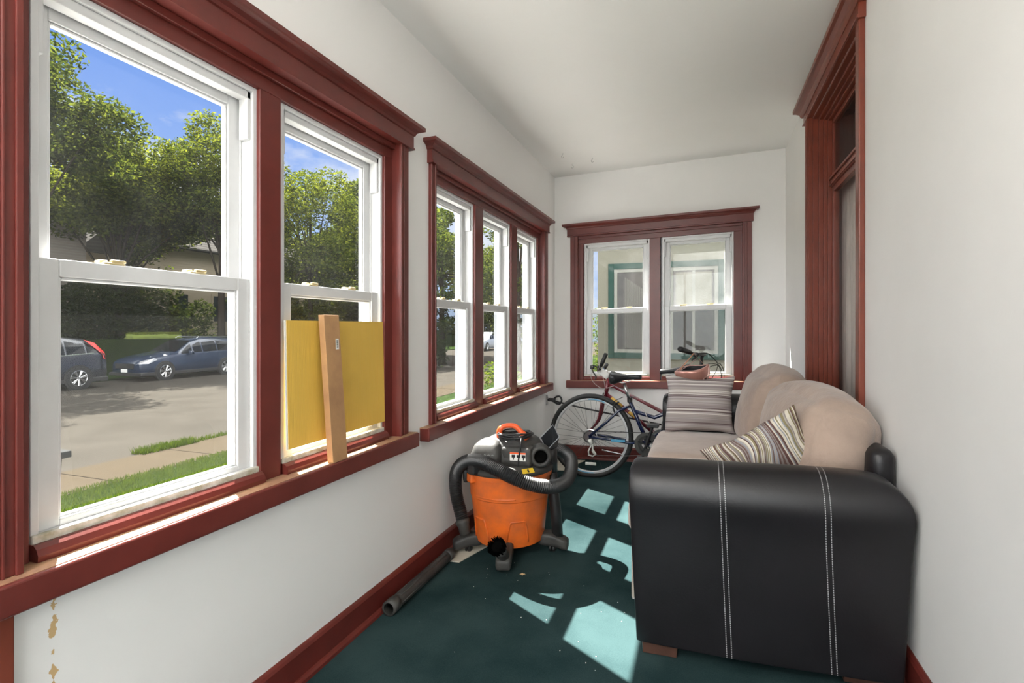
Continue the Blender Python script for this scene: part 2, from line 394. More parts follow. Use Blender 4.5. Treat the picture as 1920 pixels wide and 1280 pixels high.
def crown_profile(z0, z1, p1=-.072, face=-.030):
    """(d,z) profile of the head board and crown"""
    h = z1 - z0
    return [(0, z0), (face-.008, z0), (face-.008, z0+.008), (face, z0+.014), (face, z1-.05), (face-.006, z1-.045), (face-.012, z1-.036),
            (face-.026, z1-.026), (p1+.006, z1-.022), (p1, z1-.019), (p1, z1-.002), (p1+.003, z1), (0, z1)]
def window(name, T, o0, o1, units, cL, cR, st0, st1, hd0, hd1, cw0, cw1, crown_top=2.2, m=None, screen=True):
    m = m or M['red']
    root = thing(name, (*T((o0+o1)/2, 0, 0)[:2], .66), kind='structure')
    for (a, b_) in (cL, cR):
        inner = b_ if (a, b_) == cL else a
        bm = BM(); TBX(bm, T, a, b_, -.020, 0, .735, 2.085)
        sgn = 1 if inner == b_ else -1
        TBX(bm, T, *sorted((inner, inner - sgn*.014)), -.026, -.020, .735, 2.085)
        w_ = abs(b_-a)
        if w_ > .06: TBX(bm, T, *sorted((inner - sgn*.030, inner - sgn*.036)), -.024, -.020, .735, 2.085)
        fin('casing', bm, m, root, bevel=.003)
    # jamb lining of the opening
    bm = BM(); TBX(bm, T, o0-.01, o0, -.001, .06, .735, 2.085); TBX(bm, T, o1, o1+.01, -.001, .06, .735, 2.085); TBX(bm, T, o0-.01, o1+.01, -.001, .06, 2.085, 2.095)
    fin('jamb', bm, m, root)
    # head panel above the sashes, side fillers
    bm = BM(); TBX(bm, T, o0, o1, .023, .06, 2.018, 2.085)
    TBX(bm, T, o0, units[0][0]-.009, .023, .06, .735, 2.018); TBX(bm, T, units[-1][1], o1, .023, .06, .735, 2.018)
    TBX(bm, T, o0, o1, .006, .023, 2.062, 2.085)
    fin('frame_panel', bm, m, root, bevel=.002)
    for q in range(len(units)-1):
        bar('mullion', m, root, T, units[q][1]-.002, units[q+1][0]-.015, .021, .06, .735, 2.018, bevel=.003)
    bm = BM(); TBX(bm, T, o0-.01, units[0][0], .06, .165, .735, 2.095); TBX(bm, T, units[-1][1], o1+.01, .06, .165, .735, 2.095); TBX(bm, T, units[0][0], units[-1][1], .06, .165, 2.018, 2.095)
    for q in range(len(units)-1): TBX(bm, T, units[q][1], units[q+1][0], .06, .165, .735, 2.018)
    fin('exterior_jamb', bm, mat('darkened_exterior_vinyl', (.34, .35, .37), .6, spec=.1), root)  # outside vinyl colour darkened to hold down the direct sun
    # rounded sub sill below every sash
    for (a, b_) in units:
        bm = BM(); prism(bm, [(.06, .735), (.004, .735), (.002, .748), (.008, .762), (.018, .770), (.06, .773)], lambda d, z: T(a-.004, d, z), lambda d, z: T(b_+.004, d, z))
        fin('sub_sill', bm, m, root)
    bar('stool', M['tan'], root, T, st0, st1, -.046, .05, .722, .735, label='worn tan top of the stool')
    bm = BM(); TBX(bm, T, st0-.002, st1+.002, -.056, 0, .667, .7335); fin('apron', bm, m, root, bevel=.006, seg=3)
    # head board and crown; ends of the crown return
    bm = BM(); prof = crown_profile(2.085, crown_top)
    prism(bm, [(0, 2.085), (-.036, 2.085), (-.036, 2.094), (-.030, 2.098), (-.030, crown_top-.045), (0, crown_top-.045)], lambda d, z: T(hd0, d, z), lambda d, z: T(hd1, d, z))
    hb = fin('head_board', bm, m, root)
    bm = BM()
    # crown swept with mitred returns
    cp = [(-.030, crown_top-.048), (-.036, crown_top-.045), (-.040, crown_top-.034), (-.052, crown_top-.025), (-.066, crown_top-.021), (-.072, crown_top-.018), (-.072, crown_top-.001), (-.069, crown_top), (0, crown_top), (0, crown_top-.048)]
    Lft = [bm.verts.new(T(hd0-((-d)-.030) if d < -.03 else (hd0 if z < crown_top-.01 else cw0), d, z)) for d, z in cp]
    Rgt = [bm.verts.new(T(hd1+((-d)-.030) if d < -.03 else (hd1 if z < crown_top-.01 else cw1), d, z)) for d, z in cp]
    k = len(cp)
    for i in range(k): bm.faces.new((Lft[i], Lft[(i+1) % k], Rgt[(i+1) % k], Rgt[i]))
    # returns back to the wall
    for side, V_, hd, s_ in ((0, Lft, hd0, -1), (1, Rgt, hd1, 1)):
        W_ = [bm.verts.new(T(hd + s_*((-d)-.030 if d < -.03 else (0 if z < crown_top-.01 else .042)), 0, z)) for d, z in cp[:-1]]
        for i in range(k-2): bm.faces.new((V_[i], W_[i], W_[i+1], V_[i+1]))
    fin('crown', bm, m, root)
    for q, (a, b_) in enumerate(units): sash_unit(root, T, a, b_, screen=screen, fog={('window_2', 2): 'low', ('window_3', 1): 'up'}.get((name, q), ''))
    return root
window('window_1', TL, .678, 2.116, [(.721, 1.339), (1.443, 2.056)], (.602, .678), (2.116, 2.191), .50, 2.231, .572, 2.222, .53, 2.264)
window('window_2', TL, 2.462, 4.475, [(2.535, 3.068), (3.209, 3.741), (3.883, 4.415)], (2.418, 2.462), (4.475, 4.592), 2.329, 4.645, 2.405, 4.605, 2.363, 4.645)
window('window_3', TB, -1.105, .318, [(-1.052, -.452), (-.345, .250)], (-1.177, -1.105), (.318, .388), -1.209, .425, -1.205, .40, -1.247, .44)

# tall window with transom on the right wall
def right_window():
    m = M['redR']; T = TR; z0, z1 = .45, 2.47
    root = thing('window_4', (C, 3.23, .40), kind='structure')
    for a, b_, s_ in ((3.735, 3.866, -1), (2.605, 2.662, 1)):
        bm = BM(); TBX(bm, T, a, b_, -.024, 0, .42, z1+.05)
        inn = a if s_ < 0 else b_
        for o_, h_ in ((.0, .034), (.03, .029), (.055, .032)) if s_ < 0 else ():
            TBX(bm, T, *sorted((inn - s_*o_, inn - s_*(o_+.014))), -h_, -.024, .42, z1+.05)
        fin('casing', bm, m, root, bevel=.004)
    # stepped reveals
    bm = BM()
    for k_, (d0, d1, st) in enumerate([(0, .03, .0), (.03, .055, .012), (.055, .075, .022), (.075, .10, .034), (.10, .135, .046)]):
        TBX(bm, T, 3.745-st-.012, 3.745, d0, d1, .42, z1+.02); TBX(bm, T, 2.65, 2.662+st*.5, d0, d1, .42, z1+.02); TBX(bm, T, 2.662+st*.5, 3.733-st, d0, d1, z1+.008-st, z1+.02)
    fin('jamb', bm, m, root, bevel=.002)
    bm = BM(); TBX(bm, T, 2.685, 3.687, .085, .125, 2.035, 2.09); TBX(bm, T, 2.685, 3.687, .075, .085, 2.075, 2.09); TBX(bm, T, 2.685, 3.687, .078, .085, 2.04, 2.05)
    fin('transom_bar', bm, m, root, bevel=.003)
    bm = BM(); ring(bm, T, 2.685, 3.687, .47, 2.035, .035, .095, .125, wb=.09); sa = fin('lower_sash', bm, m, root, bevel=.003)
    bm = BM(); bm.faces.new([bm.verts.new(T(*q)) for q in ((2.72, .108, .55), (3.655, .108, .55), (3.655, .108, 2.005), (2.72, .108, 2.005))]); fin('pane', bm, M['glassR'], sa)
    bm = BM(); ring(bm, T, 2.685, 3.687, 2.09, 2.436, .022, .095, .125); sb = fin('transom_sash', bm, m, root, bevel=.003)
    bm = BM(); bm.faces.new([bm.verts.new(T(*q)) for q in ((2.70, .108, 2.11), (3.667, .108, 2.11), (3.667, .108, 2.416), (2.70, .108, 2.416))]); fin('pane', bm, M['transomglass'], sb)
    bm = BM(); TBX(bm, T, 2.57, 3.90, -.05, .13, .40, .45); fin('sill', bm, m, root, bevel=.004)
    zt = 2.60
    bm = BM(); TBX(bm, T, 2.59, 3.88, -.030, 0, z1+.02, zt-.03); TBX(bm, T, 2.585, 3.885, -.036, -.030, z1+.02, z1+.032); fin('head_board', bm, m, root, bevel=.002)
    bm = BM(); prism(bm, [(0, zt-.045), (-.034, zt-.045), (-.044, zt-.034), (-.05, zt-.022), (-.07, zt-.014), (-.086, zt-.012), (-.088, zt+.008), (-.07, zt+.012), (0, zt+.012)], lambda d, z: T(2.555, d, z), lambda d, z: T(3.915, d, z)); fin('crown', bm, m, root, bevel=.001)
M['glassR'] = glassmat('parlor_glass', (.85, .86, .85), .01)
M['transomglass'] = glassmat('old_transom_glass', (.55, .56, .55), .03)
right_window()
# dark parlor behind the right-hand window
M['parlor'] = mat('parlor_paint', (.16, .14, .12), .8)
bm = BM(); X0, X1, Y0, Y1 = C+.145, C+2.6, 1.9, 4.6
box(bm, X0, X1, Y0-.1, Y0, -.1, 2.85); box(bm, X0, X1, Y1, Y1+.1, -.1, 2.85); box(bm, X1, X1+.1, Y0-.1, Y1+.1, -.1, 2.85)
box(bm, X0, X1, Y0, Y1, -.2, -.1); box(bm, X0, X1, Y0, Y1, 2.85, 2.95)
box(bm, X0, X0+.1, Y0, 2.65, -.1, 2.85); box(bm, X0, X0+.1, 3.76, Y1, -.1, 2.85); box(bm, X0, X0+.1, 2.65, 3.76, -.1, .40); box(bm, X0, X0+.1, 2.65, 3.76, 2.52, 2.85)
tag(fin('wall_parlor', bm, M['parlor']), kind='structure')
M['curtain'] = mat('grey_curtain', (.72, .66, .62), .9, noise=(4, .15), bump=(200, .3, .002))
def curtain(y0, y1, lab):
    bm = BM(); n_ = 90; rows = []
    for z in (.30, 1.2, 2.06):
        rows.append([bm.verts.new((C+.19+.022*math.sin(k*.75)+.01*math.sin(k*.31+z), y0+(y1-y0)*k/n_, z)) for k in range(n_+1)])
    for a, b_ in zip(rows, rows[1:]):
        for k in range(n_): bm.faces.new((a[k], a[k+1], b_[k+1], b_[k]))
    o = fin('curtain', bm, M['curtain'], smooth=True)
    s_ = o.modifiers.new('t', 'SOLIDIFY'); s_.thickness = .003
    return tag(o, lab, 'curtain')
curtain(3.18, 3.74, 'grey beige pleated curtain hanging behind the tall right-hand window')
bm = BM(); tube(bm, [(C+.20, 2.74, 2.09), (C+.20, 3.74, 2.09)], .008); tag(fin('curtain_rod', bm, M['steel']), 'slim metal rod carrying the grey curtain behind the tall window', 'curtain rod')

# unseen glazed end added behind the camera to let light in
root = thing('added_window', (-.35, YN, .35), kind='structure')
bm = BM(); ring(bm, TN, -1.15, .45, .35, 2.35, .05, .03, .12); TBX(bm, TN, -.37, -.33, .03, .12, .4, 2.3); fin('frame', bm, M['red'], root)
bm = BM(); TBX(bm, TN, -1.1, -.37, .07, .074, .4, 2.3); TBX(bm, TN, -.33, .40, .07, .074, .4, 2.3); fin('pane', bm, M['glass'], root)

# ------------------------------------------------------------------ fill lamp added on the ceiling behind the camera to brighten the porch
def fill_lamp(x, y, power, lab):
    r = thing('fill_lamp', (x, y, H0), lab, 'fill lamp')
    bm = BM(); lathe(bm, [(.13, H0), (.135, H0-.02), (.12, H0-.03)], 28, (x, y, 0)); fin('base', bm, M['white'], r, smooth=True)
    m = bpy.data.materials.get('fill_lamp_globe') or mat('fill_lamp_globe', (.9, .9, .88), .3)
    b_ = m.node_tree.nodes['Principled BSDF']; b_.inputs['Emission Color'].default_value = (1, .96, .9, 1); b_.inputs['Emission Strength'].default_value = 6
    bm = BM(); lathe(bm, [(.115, H0-.03), (.12, H0-.05), (.10, H0-.085), (.05, H0-.105), (.001, H0-.11)], 28, (x, y, 0), cap=False); fin('shade', bm, m, r, smooth=True)
    ld = bpy.data.lights.new('fill_bulb', 'POINT'); ld.shadow_soft_size = .1; ld.energy = power; ld.color = (1, .97, .93)
    lo = bpy.data.objects.new('fill_bulb', ld); COL.objects.link(lo); lo.parent = r; lo.location = (0, 0, -.26)
fill_lamp(-.90, -.75, 60, 'round white fill lamp added on the ceiling behind the viewer')

# ------------------------------------------------------------------ sofa
M['leather'] = mat('black_leather', (.0095, .0085, .0105), .36, noise=(5, .35), bump=(140, .18, .003), spec=.42)
n, l, b = nodes(M['leather']); g = n.new('ShaderNodeNewGeometry'); s = n.new('ShaderNodeSeparateXYZ'); l.new(g.outputs['Position'], s.inputs[0])
def mth(op, a, b_=None):
    q = n.new('ShaderNodeMath'); q.operation = op
    for i, v in enumerate((a, b_)):
        if v is None: continue
        if isinstance(v, (int, float)): q.inputs[i].default_value = v
        else: l.new(v, q.inputs[i])
    return q.outputs[0]
xs_ = mth('ADD', s.outputs['X'], mth('MULTIPLY', s.outputs['Z'], .04))
acc = None
for x0 in (.082, .098, .402, .418):
    q = mth('LESS_THAN', mth('ABSOLUTE', mth('SUBTRACT', xs_, x0)), .0013)
    acc = q if acc is None else mth('MAXIMUM', acc, q)
dash = mth('LESS_THAN', mth('FRACT', mth('MULTIPLY', mth('ADD', s.outputs['Z'], s.outputs['Y']), 130)), .68)
st = mth('MULTIPLY', acc, dash)
st = mth('MULTIPLY', st, mth('LESS_THAN', s.outputs['Y'], 2.3))
src = b.inputs['Base Color'].links[0].from_socket
mxn = n.new('ShaderNodeMix'); mxn.data_type = 'RGBA'; l.new(st, mxn.inputs[0]); l.new(src, mxn.inputs[6]); mxn.inputs[7].default_value = (.36, .36, .37, 1); l.new(mxn.outputs[2], b.inputs['Base Color'])
M['suede'] = mat('beige_microfibre', (.39, .295, .24), .95, noise=(7, .2, (.31, .235, .195)), bump=(12, .45, .02), sheen=.3, spec=.1)
M['suede2'] = mat('beige_seat_microfibre', (.48, .385, .325), .95, noise=(6, .18, (.40, .315, .265)), bump=(9, .25, .02), sheen=.4, spec=.1)
sofa = thing('sofa', (.18, 2.95, 0), 'black leather sofa with beige cushions standing along the right wall', 'sofa')
def arm(name, y0, y1, ztop, near=True):
    """rolled leather arm: cross section in Y-Z swept along X with rounded ends"""
    w_ = y1 - y0; sec = []
    # start at the bottom on the outer face (y0), up over the roll, down the inner face
    fl = [(.05, .048), (.010, .048), (.0082, .051), (.0082, .06), (.010, .2), (.010, .35), (.008, .46), (.002, .53), (-.006, .575), (-.004, .615), (.010, .655), (.034, .688), (.066, .706), (.10, .712), (.14, .708), (.18, .69), (.205, .655), (.212, .60), (.205, .54), (.20, .40), (.20, .2), (.20, .056), (.198, .048), (.16, .048)]
    X0, X1 = -.262, .622
    st_ = [(-.262, .30), (-.260, .62), (-.252, .84), (-.238, .95), (-.21, 1.0), (-.1, 1.0), (.05, .995), (.088, .988), (.092, .982), (.096, .988), (.15, .993), (.25, .99), (.35, .992), (.40, .99), (.408, .984), (.412, .99), (.46, .992), (.50, .988), (.54, .98), (.575, .96), (.605, .928), (.628, .875), (.639, .79)]
    bm = BM(); rings = []
    for x, k in st_:
        ring_ = []
        for (y, z) in fl:
            zz = z
            kk = max(0.0, k)
            top = .712*(.55+.45*k) if x < 0 else .712*(k)
            lim = ztop*(1 if .0 < x < .5 else 1)
            # flatten the roll where the end rounds off
            ye = .105 + (y-.105)*(1 if -.22 < x < .56 else (.80+.20*k))
            if x < -.2: zz = min(z, .712 - (1-k)*.075)
            elif x > .45: zz = min(z, .712*k + .0)
            zz = zz*(ztop/.712) if zz > .1 else zz
            bul = .012*math.sin(min(1, max(0, (x+.26)/.88))*PI)
            yy = ye - (bul if y < .1 else -bul*.3)
            taper = -.035*(1-min(1, zz/.6)) if x > .3 else .030*(1-min(1, zz/.6))
            fac = abs(x-.18)/.44
            xx = x + taper*fac
            ring_.append(bm.verts.new((xx, y0 + yy if near else y1 - yy, zz)))
        rings.append(ring_)
    for a, b_ in zip(rings, rings[1:]):
        for k in range(len(a)-1): bm.faces.new((a[k], a[k+1], b_[k+1], b_[k]))
        bm.faces.new((a[-1], a[0], b_[0], b_[-1]))
    bm.faces.new(rings[0]); bm.faces.new(rings[-1][::-1])
    for v in bm.verts: v.co += mn.noise_vector(v.co*5)*.0025
    return fin(name, bm, M['leather'], sofa, smooth=True, sub=2)
arm('arm', 1.985, 2.195, .706)
arm('arm', 3.72, 3.93, .752, near=False)
# back frame
bm = BM(); rbox(bm, (.545, 3.04, .38), (.080, .67, .32), .05, (.01, 0, .012), n=12, nz=.004, ns=3); fin('back_frame', bm, M['leather'], sofa, smooth=True)
# near wing of the back that rises behind the cushion
bm = BM(); rbox(bm, (.598, 2.275, .645), (.042, .09, .110), .038, n=8, nz=.003); fin('back_corner', bm, M['leather'], sofa, smooth=True)
bm = BM(); rbox(bm, (.10, 2.96, .215), (.385, .76, .135), .03, n=10); fin('seat_base', bm, M['suede2'], sofa, smooth=True)
for y0, y1 in ((2.19, 2.955), (2.96, 3.725)):
    bm = BM(); rbox(bm, (.085, (y0+y1)/2, .435), (.375, (y1-y0)/2, .080), .05, (.012, .0, .018), n=18, nz=.008, ns=3.5, seed=y0); fin('seat_cushion', bm, M['suede2'], sofa, smooth=True)
# plump back cushions
def back_cushion(c, s_, rot, seed, puff):
    R_ = Euler(rot).to_matrix()
    bm = BM(); rbox(bm, c, s_, .085, puff, n=26, nz=.015, ns=3.2, M=R_, seed=seed)
    o = fin('back_cushion', bm, M['suede'], sofa, smooth=True, sub=1)
    bm = BM()
    pts = []
    for k in range(40):
        a = 2*PI*k/40; ca, sa = math.cos(a), math.sin(a)
        p = Vector((0, s_[1]*.985*math.copysign(abs(ca)**.45, ca), s_[2]*.985*math.copysign(abs(sa)**.45, sa)))
        p.x = .0
        p.y *= 1 + puff[1]/s_[1]*max(0, 1-(p.z/s_[2])**2)
        p.z *= 1 + puff[2]/s_[2]*max(0, 1-(p.y/s_[1])**2)
        pts.append(R_ @ (p*1.004) + Vector(c))
    return o
back_cushion((.450, 2.655, .695), (.130, .385, .205), (0, math.radians(12), math.radians(5)), 3, (.055, .035, .045))
back_cushion((.365, 3.35, .700), (.125, .335, .225), (0, math.radians(14), math.radians(3)), 11, (.055, .03, .055))
for x, y in ((-.215, 2.055), (.44, 2.09), (-.215, 3.86), (.46, 3.86)):
    bm = BM(); vs = box(bm, x-.0, x+.13, y-.045, y+.05, 0, .066)
    for v in bm.verts:
        if v.co.z < .01: v.co.x = x+.0625 + (v.co.x-x-.0625)*.93
    fin('leg', bm, M['walnut'], sofa, bevel=.004)
# throw pillows: local geometry, own rotation
def throw_pillow(loc, rot, w_, h_, t_, m_, lab, seed):
    bm = BM(); n_ = 34; F_ = []; Bk = []
    for sgn, G in ((1, F_), (-1, Bk)):
        for i in range(n_+1):
            row = []
            for j in range(n_+1):
                u, v = i/n_*2-1, j/n_*2-1
                th = t_*((1-abs(u)**2.3)*(1-abs(v)**2.3))**.5
                x = w_*u*(1-.09*(1-v*v)) ; z = h_*v*(1-.09*(1-u*u))
                nz_ = mn.noise_vector(Vector((u*1.4+seed, v*1.4, 0)))*.014
                edge = (i in (0, n_) or j in (0, n_))
                y = -sgn*th + nz_.y*1.2
                row.append(bm.verts.new((x+nz_.x, y, z+nz_.z)) if not (edge and sgn < 0) else F_[i][j])
            G.append(row)
    for G, fl in ((F_, 1), (Bk, -1)):
        for i in range(n_):
            for j in range(n_):
                q = [G[i][j], G[i+1][j], G[i+1][j+1], G[i][j+1]]
                if fl < 0: q = q[::-1]
                try: bm.faces.new(q)
                except ValueError: pass
    bmesh.ops.recalc_face_normals(bm, faces=bm.faces)
    me = bpy.data.meshes.new('throw_pillow'); bm.to_mesh(me); bm.free()
    for p in me.polygons: p.use_smooth = True
    me.materials.append(m_)
    o = bpy.data.objects.new('throw_pillow', me); COL.objects.link(o); o.location = loc; o.rotation_euler = rot
    s_ = o.modifiers.new('s', 'SUBSURF'); s_.levels = 1; s_.render_levels = 1
    return tag(o, lab, 'pillow')
throw_pillow((-.022, 3.66, .735), (math.radians(-14), 0, math.radians(2)), .222, .19, .075, M['stripe'], 'square pillow with straight grey stripes leaning on the far arm of the sofa', 1)
throw_pillow((.235, 2.315, .705), Matrix(((.854, -.197, -.478), (.108, .972, -.206), (.509, .124, .853))).to_euler(), .205, .155, .060, M['wavy'], 'pillow with wavy multicoloured stripes slumped behind the near arm of the sofa', 5)

# ------------------------------------------------------------------ bicycles
M['blue'] = mat('dark_blue_bike_paint', (.007, .013, .052), .25, coat=.5)
M['maroon'] = mat('maroon_bike_paint', (.13, .008, .016), .28, coat=.5)
M['saddle'] = mat('black_saddle', (.02, .02, .022), .35, bump=(90, .15, .002))
M['cable'] = mat('black_cable', (.015, .015, .015), .4)
M['cablew'] = mat('pale_cable', (.55, .50, .48), .4)
M['yellowdecal'] = mat('yellow_decal', (.65, .38, .06), .4)
M['cyan'] = mat('light_blue_decal', (.10, .38, .60), .4)
M['spoke'] = mat('dark_spoke_steel', (.06, .06, .06), .4, .6)
M['rimm'] = mat('pale_rim', (.62, .62, .63), .3, .3)
def wheel(root, c, R_, tw, m_rim, decal=True, n_sp=36, front=False):
    cx, cy, cz = c
    bm = BM(); prof = []
    lathe(bm, [(R_-2*tw, -tw*.55), (R_-1.5*tw, -tw*.95), (R_-.8*tw, -tw), (R_-.2*tw, -tw*.6), (R_, 0), (R_-.2*tw, tw*.6), (R_-.8*tw, tw), (R_-1.5*tw, tw*.95), (R_-2*tw, tw*.55), (R_-2*tw, -tw*.55)], 64, c, 'y', cap=False)
    wh = fin('wheel', bm, M['rubber'], root, smooth=True)
    r1 = R_-2*tw+.003
    bm = BM(); lathe(bm, [(r1, -.011), (r1-.016, -.011), (r1-.022, -.006), (r1-.022, .006), (r1-.016, .011), (r1, .011), (r1, -.011)], 64, c, 'y', cap=False)
    fin('rim', bm, M['rimm'], wh, smooth=False)
    bm = BM()
    for k in range(n_sp):
        a = 2*PI*k/n_sp; s_ = 1 if k % 2 else -1; a2 = a + (.55 if (k//2) % 2 else -.55)
        tube(bm, [(cx+.022*math.cos(a2), cy+s_*.028, cz+.022*math.sin(a2)), (cx+(r1-.02)*math.cos(a), cy+s_*.003, cz+(r1-.02)*math.sin(a))], .0011, 4, cap=False)
    fin('spokes', bm, M['spoke'], wh)
    bm = BM(); lathe(bm, [(.005, -.062), (.008, -.05), (.010, -.034), (.024, -.032), (.024, -.027), (.013, -.022), (.013, .022), (.024, .027), (.024, .032), (.010, .034), (.008, .05), (.005, .062)], 18, c, 'y'); fin('hub', bm, M['steel'], wh, smooth=True)
    if decal:
        for a in (80, 262):
            bm = BM()
            pts = [(cx+(r1-.010)*math.cos(math.radians(a+t)), cy-.0125, cz+(r1-.010)*math.sin(math.radians(a+t))) for t in np.linspace(-13, 13, 9)]
            tube(bm, pts, .004, 6); fin('rim_decal', bm, M['cyan'], wh)
    a = math.radians(262); bm = BM(); rc = r1*.55
    return wh
def reflector(wh, x, y, z):
    bm = BM(); box(bm, x-.045, x+.045, y-.006, y+.004, z-.012, z+.012); o = fin('reflector', bm, M['white'], wh, bevel=.005)
def saddle(root, tip, back, m_=None):
    """tip and back 3D points"""
    t_, b_ = Vector(tip), Vector(back); n_ = 14; d = (t_-b_); side = Vector((-d.y, d.x, 0)).normalized(); bm = BM(); rings = []
    for i in range(n_+1):
        f = i/n_; c_ = b_ + d*f
        wd = (.074*(1-f)**1.0 + .020) if f > .12 else .074*(.55+f*3.6)
        wd = .078*math.exp(-((f-.12)/.33)**2) + .022*(1 if f < .93 else .6)
        th = .022 + .034*math.exp(-((f-.08)/.28)**2)
        dz = .012*math.exp(-((f)/.2)**2) + .004*math.sin(f*PI)
        ring_ = []
        for k in range(12):
            a = 2*PI*k/12; zz = math.sin(a)
            ring_.append(bm.verts.new(c_ + side*math.cos(a)*wd + Vector((0, 0, dz + (zz*th*.7 if zz > 0 else zz*th*1.5*(1.0 if abs(math.cos(a)) > .4 else .5))))))
        rings.append(ring_)
    for a, c_ in zip(rings, rings[1:]):
        for k in range(12): bm.faces.new((a[k], a[(k+1) % 12], c_[(k+1) % 12], c_[k]))
    bm.faces.new(rings[0][::-1]); bm.faces.new(rings[-1])
    o = fin('saddle', bm, M['saddle'], root, smooth=True, sub=1)
    bm = BM(); m1 = b_+d*.2; m2 = b_+d*.75
    for s_ in (-1, 1): tube(bm, [m1+side*s_*.03+Vector((0, 0, -.03)), b_+d*.4+side*s_*.022+Vector((0, 0, -.045)), m2+side*s_*.012+Vector((0, 0, -.022))], .0035, 6)
    fin('saddle_rails', bm, M['steel'], o)
    return o
def T3(root, name, m_, segs, smooth=True, seg=12):
    bm = BM()
    for pts, r in segs: tube(bm, pts, r, seg)
    return fin(name, bm, m_, root, smooth=smooth)

SHK = SH[0]
bY = 4.30
bike = thing('bicycle', (-.35, bY, 0), 'dark blue bicycle with its rear wheel towards the left window, partly behind the sofa', 'bicycle')
RC = (-.868, bY, .335); FC = (.20, bY, .335); BBc = (-.414, bY, .298)
# blue frame
ST = (-.556, bY, .640)
HT, HB = Vector((.005, bY, .80)), Vector((.045, bY, .655))
segs = [([BBc, ST], .0165), ([BBc, (-.28, bY, .40), (-.12, bY, .53), HB - Vector((-.0, 0, -.01))], .019), ([(-.515, bY, .545), (-.36, bY, .50), (-.2, bY, .565), HT - Vector((0, 0, .02))], .016), ([HT+Vector((-.004, 0, .015)), HB-Vector((-.006, 0, .012))], .021)]
for s_ in (-1, 1):
    segs += [([(RC[0], bY+s_*.062, RC[2]), (-.72, bY+s_*.052, RC[2]-.012), (-.55, bY+s_*.040, BBc[2]), (-.43, bY+s_*.02, BBc[2])], .0105),
             ([(RC[0], bY+s_*.062, RC[2]+.005), (-.74, bY+s_*.050, .45), (-.63, bY+s_*.040, .555), (-.545, bY+s_*.015, .585)], .0100)]
T3(bike, 'frame', M['blue'], segs)
lathe_bm = BM(); lathe(lathe_bm, [(.024, -.036), (.024, .036)], 20, BBc, 'y'); fin('bottom_bracket', lathe_bm, M['blue'], bike, smooth=False)
rw = wheel(bike, RC, .347, .0195, M['steel'])
reflector(rw, RC[0]+.005, bY-.02, RC[2]-.225)
wheel(bike, FC, .347, .0195, M['steel'])
fo = []
for s_ in (-1, 1): fo.append(([(FC[0], bY+s_*.05, FC[2]), (.16, bY+s_*.048, .42), (.075, bY+s_*.045, .60), HB+Vector((.006, s_*.02, -.02))], .011))
T3(bike, 'fork', M['blue'], fo)
T3(bike, 'seat_post', M['steel'], [([ST, (-.596, bY, .765)], .0125)])
bm = BM(); lathe(bm, [(.0205, -.018), (.0205, .018)], 16, (-.551, bY, .635), 'z'); tube(bm, [(-.55, bY-.02, .645), (-.53, bY-.045, .66), (-.50, bY-.05, .668)], .004, 6); fin('seat_clamp', bm, M['blackpl'], bike)
saddle(bike, (-.455, bY, .822), (-.712, bY, .815))
# drivetrain
bm = BM(); lathe(bm, [(.088, -.058), (.088, -.054), (.060, -.054), (.060, -.058)], 40, BBc, 'y', cap=False); lathe(bm, [(.070, -.048), (.070, -.044), (.04, -.044), (.04, -.048)], 36, BBc, 'y', cap=False)
lathe(bm, [(.093, -.066), (.093, -.063), (.066, -.063), (.066, -.066)], 40, BBc, 'y', cap=False)
cr_ = fin('chainrings', bm, M['dustblack'], bike)
ca = Vector((math.cos(1.25), 0, math.sin(1.25)))
for sg, yy in ((1, -.075), (-1, .075)):
    bm = BM(); p0 = Vector(BBc)+Vector((0, yy, 0)); tube(bm, [p0, p0 + ca*.085*sg, p0 + ca*.17*sg], [.014, .011, .010], 8); fin('crank', bm, M['blackpl'], bike)
bm = BM()
for k in range(5):
    a = k*2*PI/5+.4; tube(bm, [Vector(BBc)+Vector((0, -.062, 0)), Vector(BBc)+Vector((.07*math.cos(a), -.062, .07*math.sin(a)))], .006, 6)
fin('spider', bm, M['blackpl'], cr_)
for sg, yy in ((1, -.13), (-1, .13)):
    p0 = Vector(BBc)+Vector((0, yy, 0))+ca*.17*sg; bm = BM(); box(bm, p0.x-.045, p0.x+.045, p0.y-.04, p0.y+.04, p0.z-.012, p0.z+.012); fin('pedal', bm, M['blackpl'], bike, bevel=.004)
bm = BM(); ch = []
for k in range(19): a = PI/2 - PI*k/18; ch.append((BBc[0]+.088*math.cos(a), bY-.056, BBc[2]+.088*math.sin(a)))
for k in range(9): a = -PI/2 + 0*k; 
ch += [(-.60, bY-.052, .195), (-.76, bY-.048, .188), (-.85, bY-.046, .186)]
for k in range(9): a = -PI/2 - PI*k/8; ch.append((-.852+.018*math.cos(a), bY-.046, .205+.018*math.sin(a)))
ch += [(-.83, bY-.046, .245), (-.85, bY-.046, .275)]
for k in range(13): a = -PI/2 - PI*k/12; ch.append((RC[0]+.045*math.cos(a), bY-.046, RC[2]+.045*math.sin(a)))
tube(bm, ch, .0032, 5, closed=True); fin('chain', bm, M['spoke'], bike)
bm = BM()
for q, rr in enumerate((.046, .040, .034, .028, .022)): lathe(bm, [(rr, -.048+q*.0045), (rr, -.0455+q*.0045)], 24, RC, 'y')
fin('cassette', bm, M['steel'], bike)
bm = BM(); tube(bm, [(RC[0]+.004, bY-.07, RC[2]-.015), (RC[0]+.02, bY-.072, RC[2]-.05)], .016, 10)
for dx in (-.022, .012): tube(bm, [(RC[0]+.028+dx*.2, bY-.064, RC[2]-.055), (RC[0]+.015+dx, bY-.06, RC[2]-.115), (RC[0]+.030+dx*1.5, bY-.058, RC[2]-.145)], .006, 8)
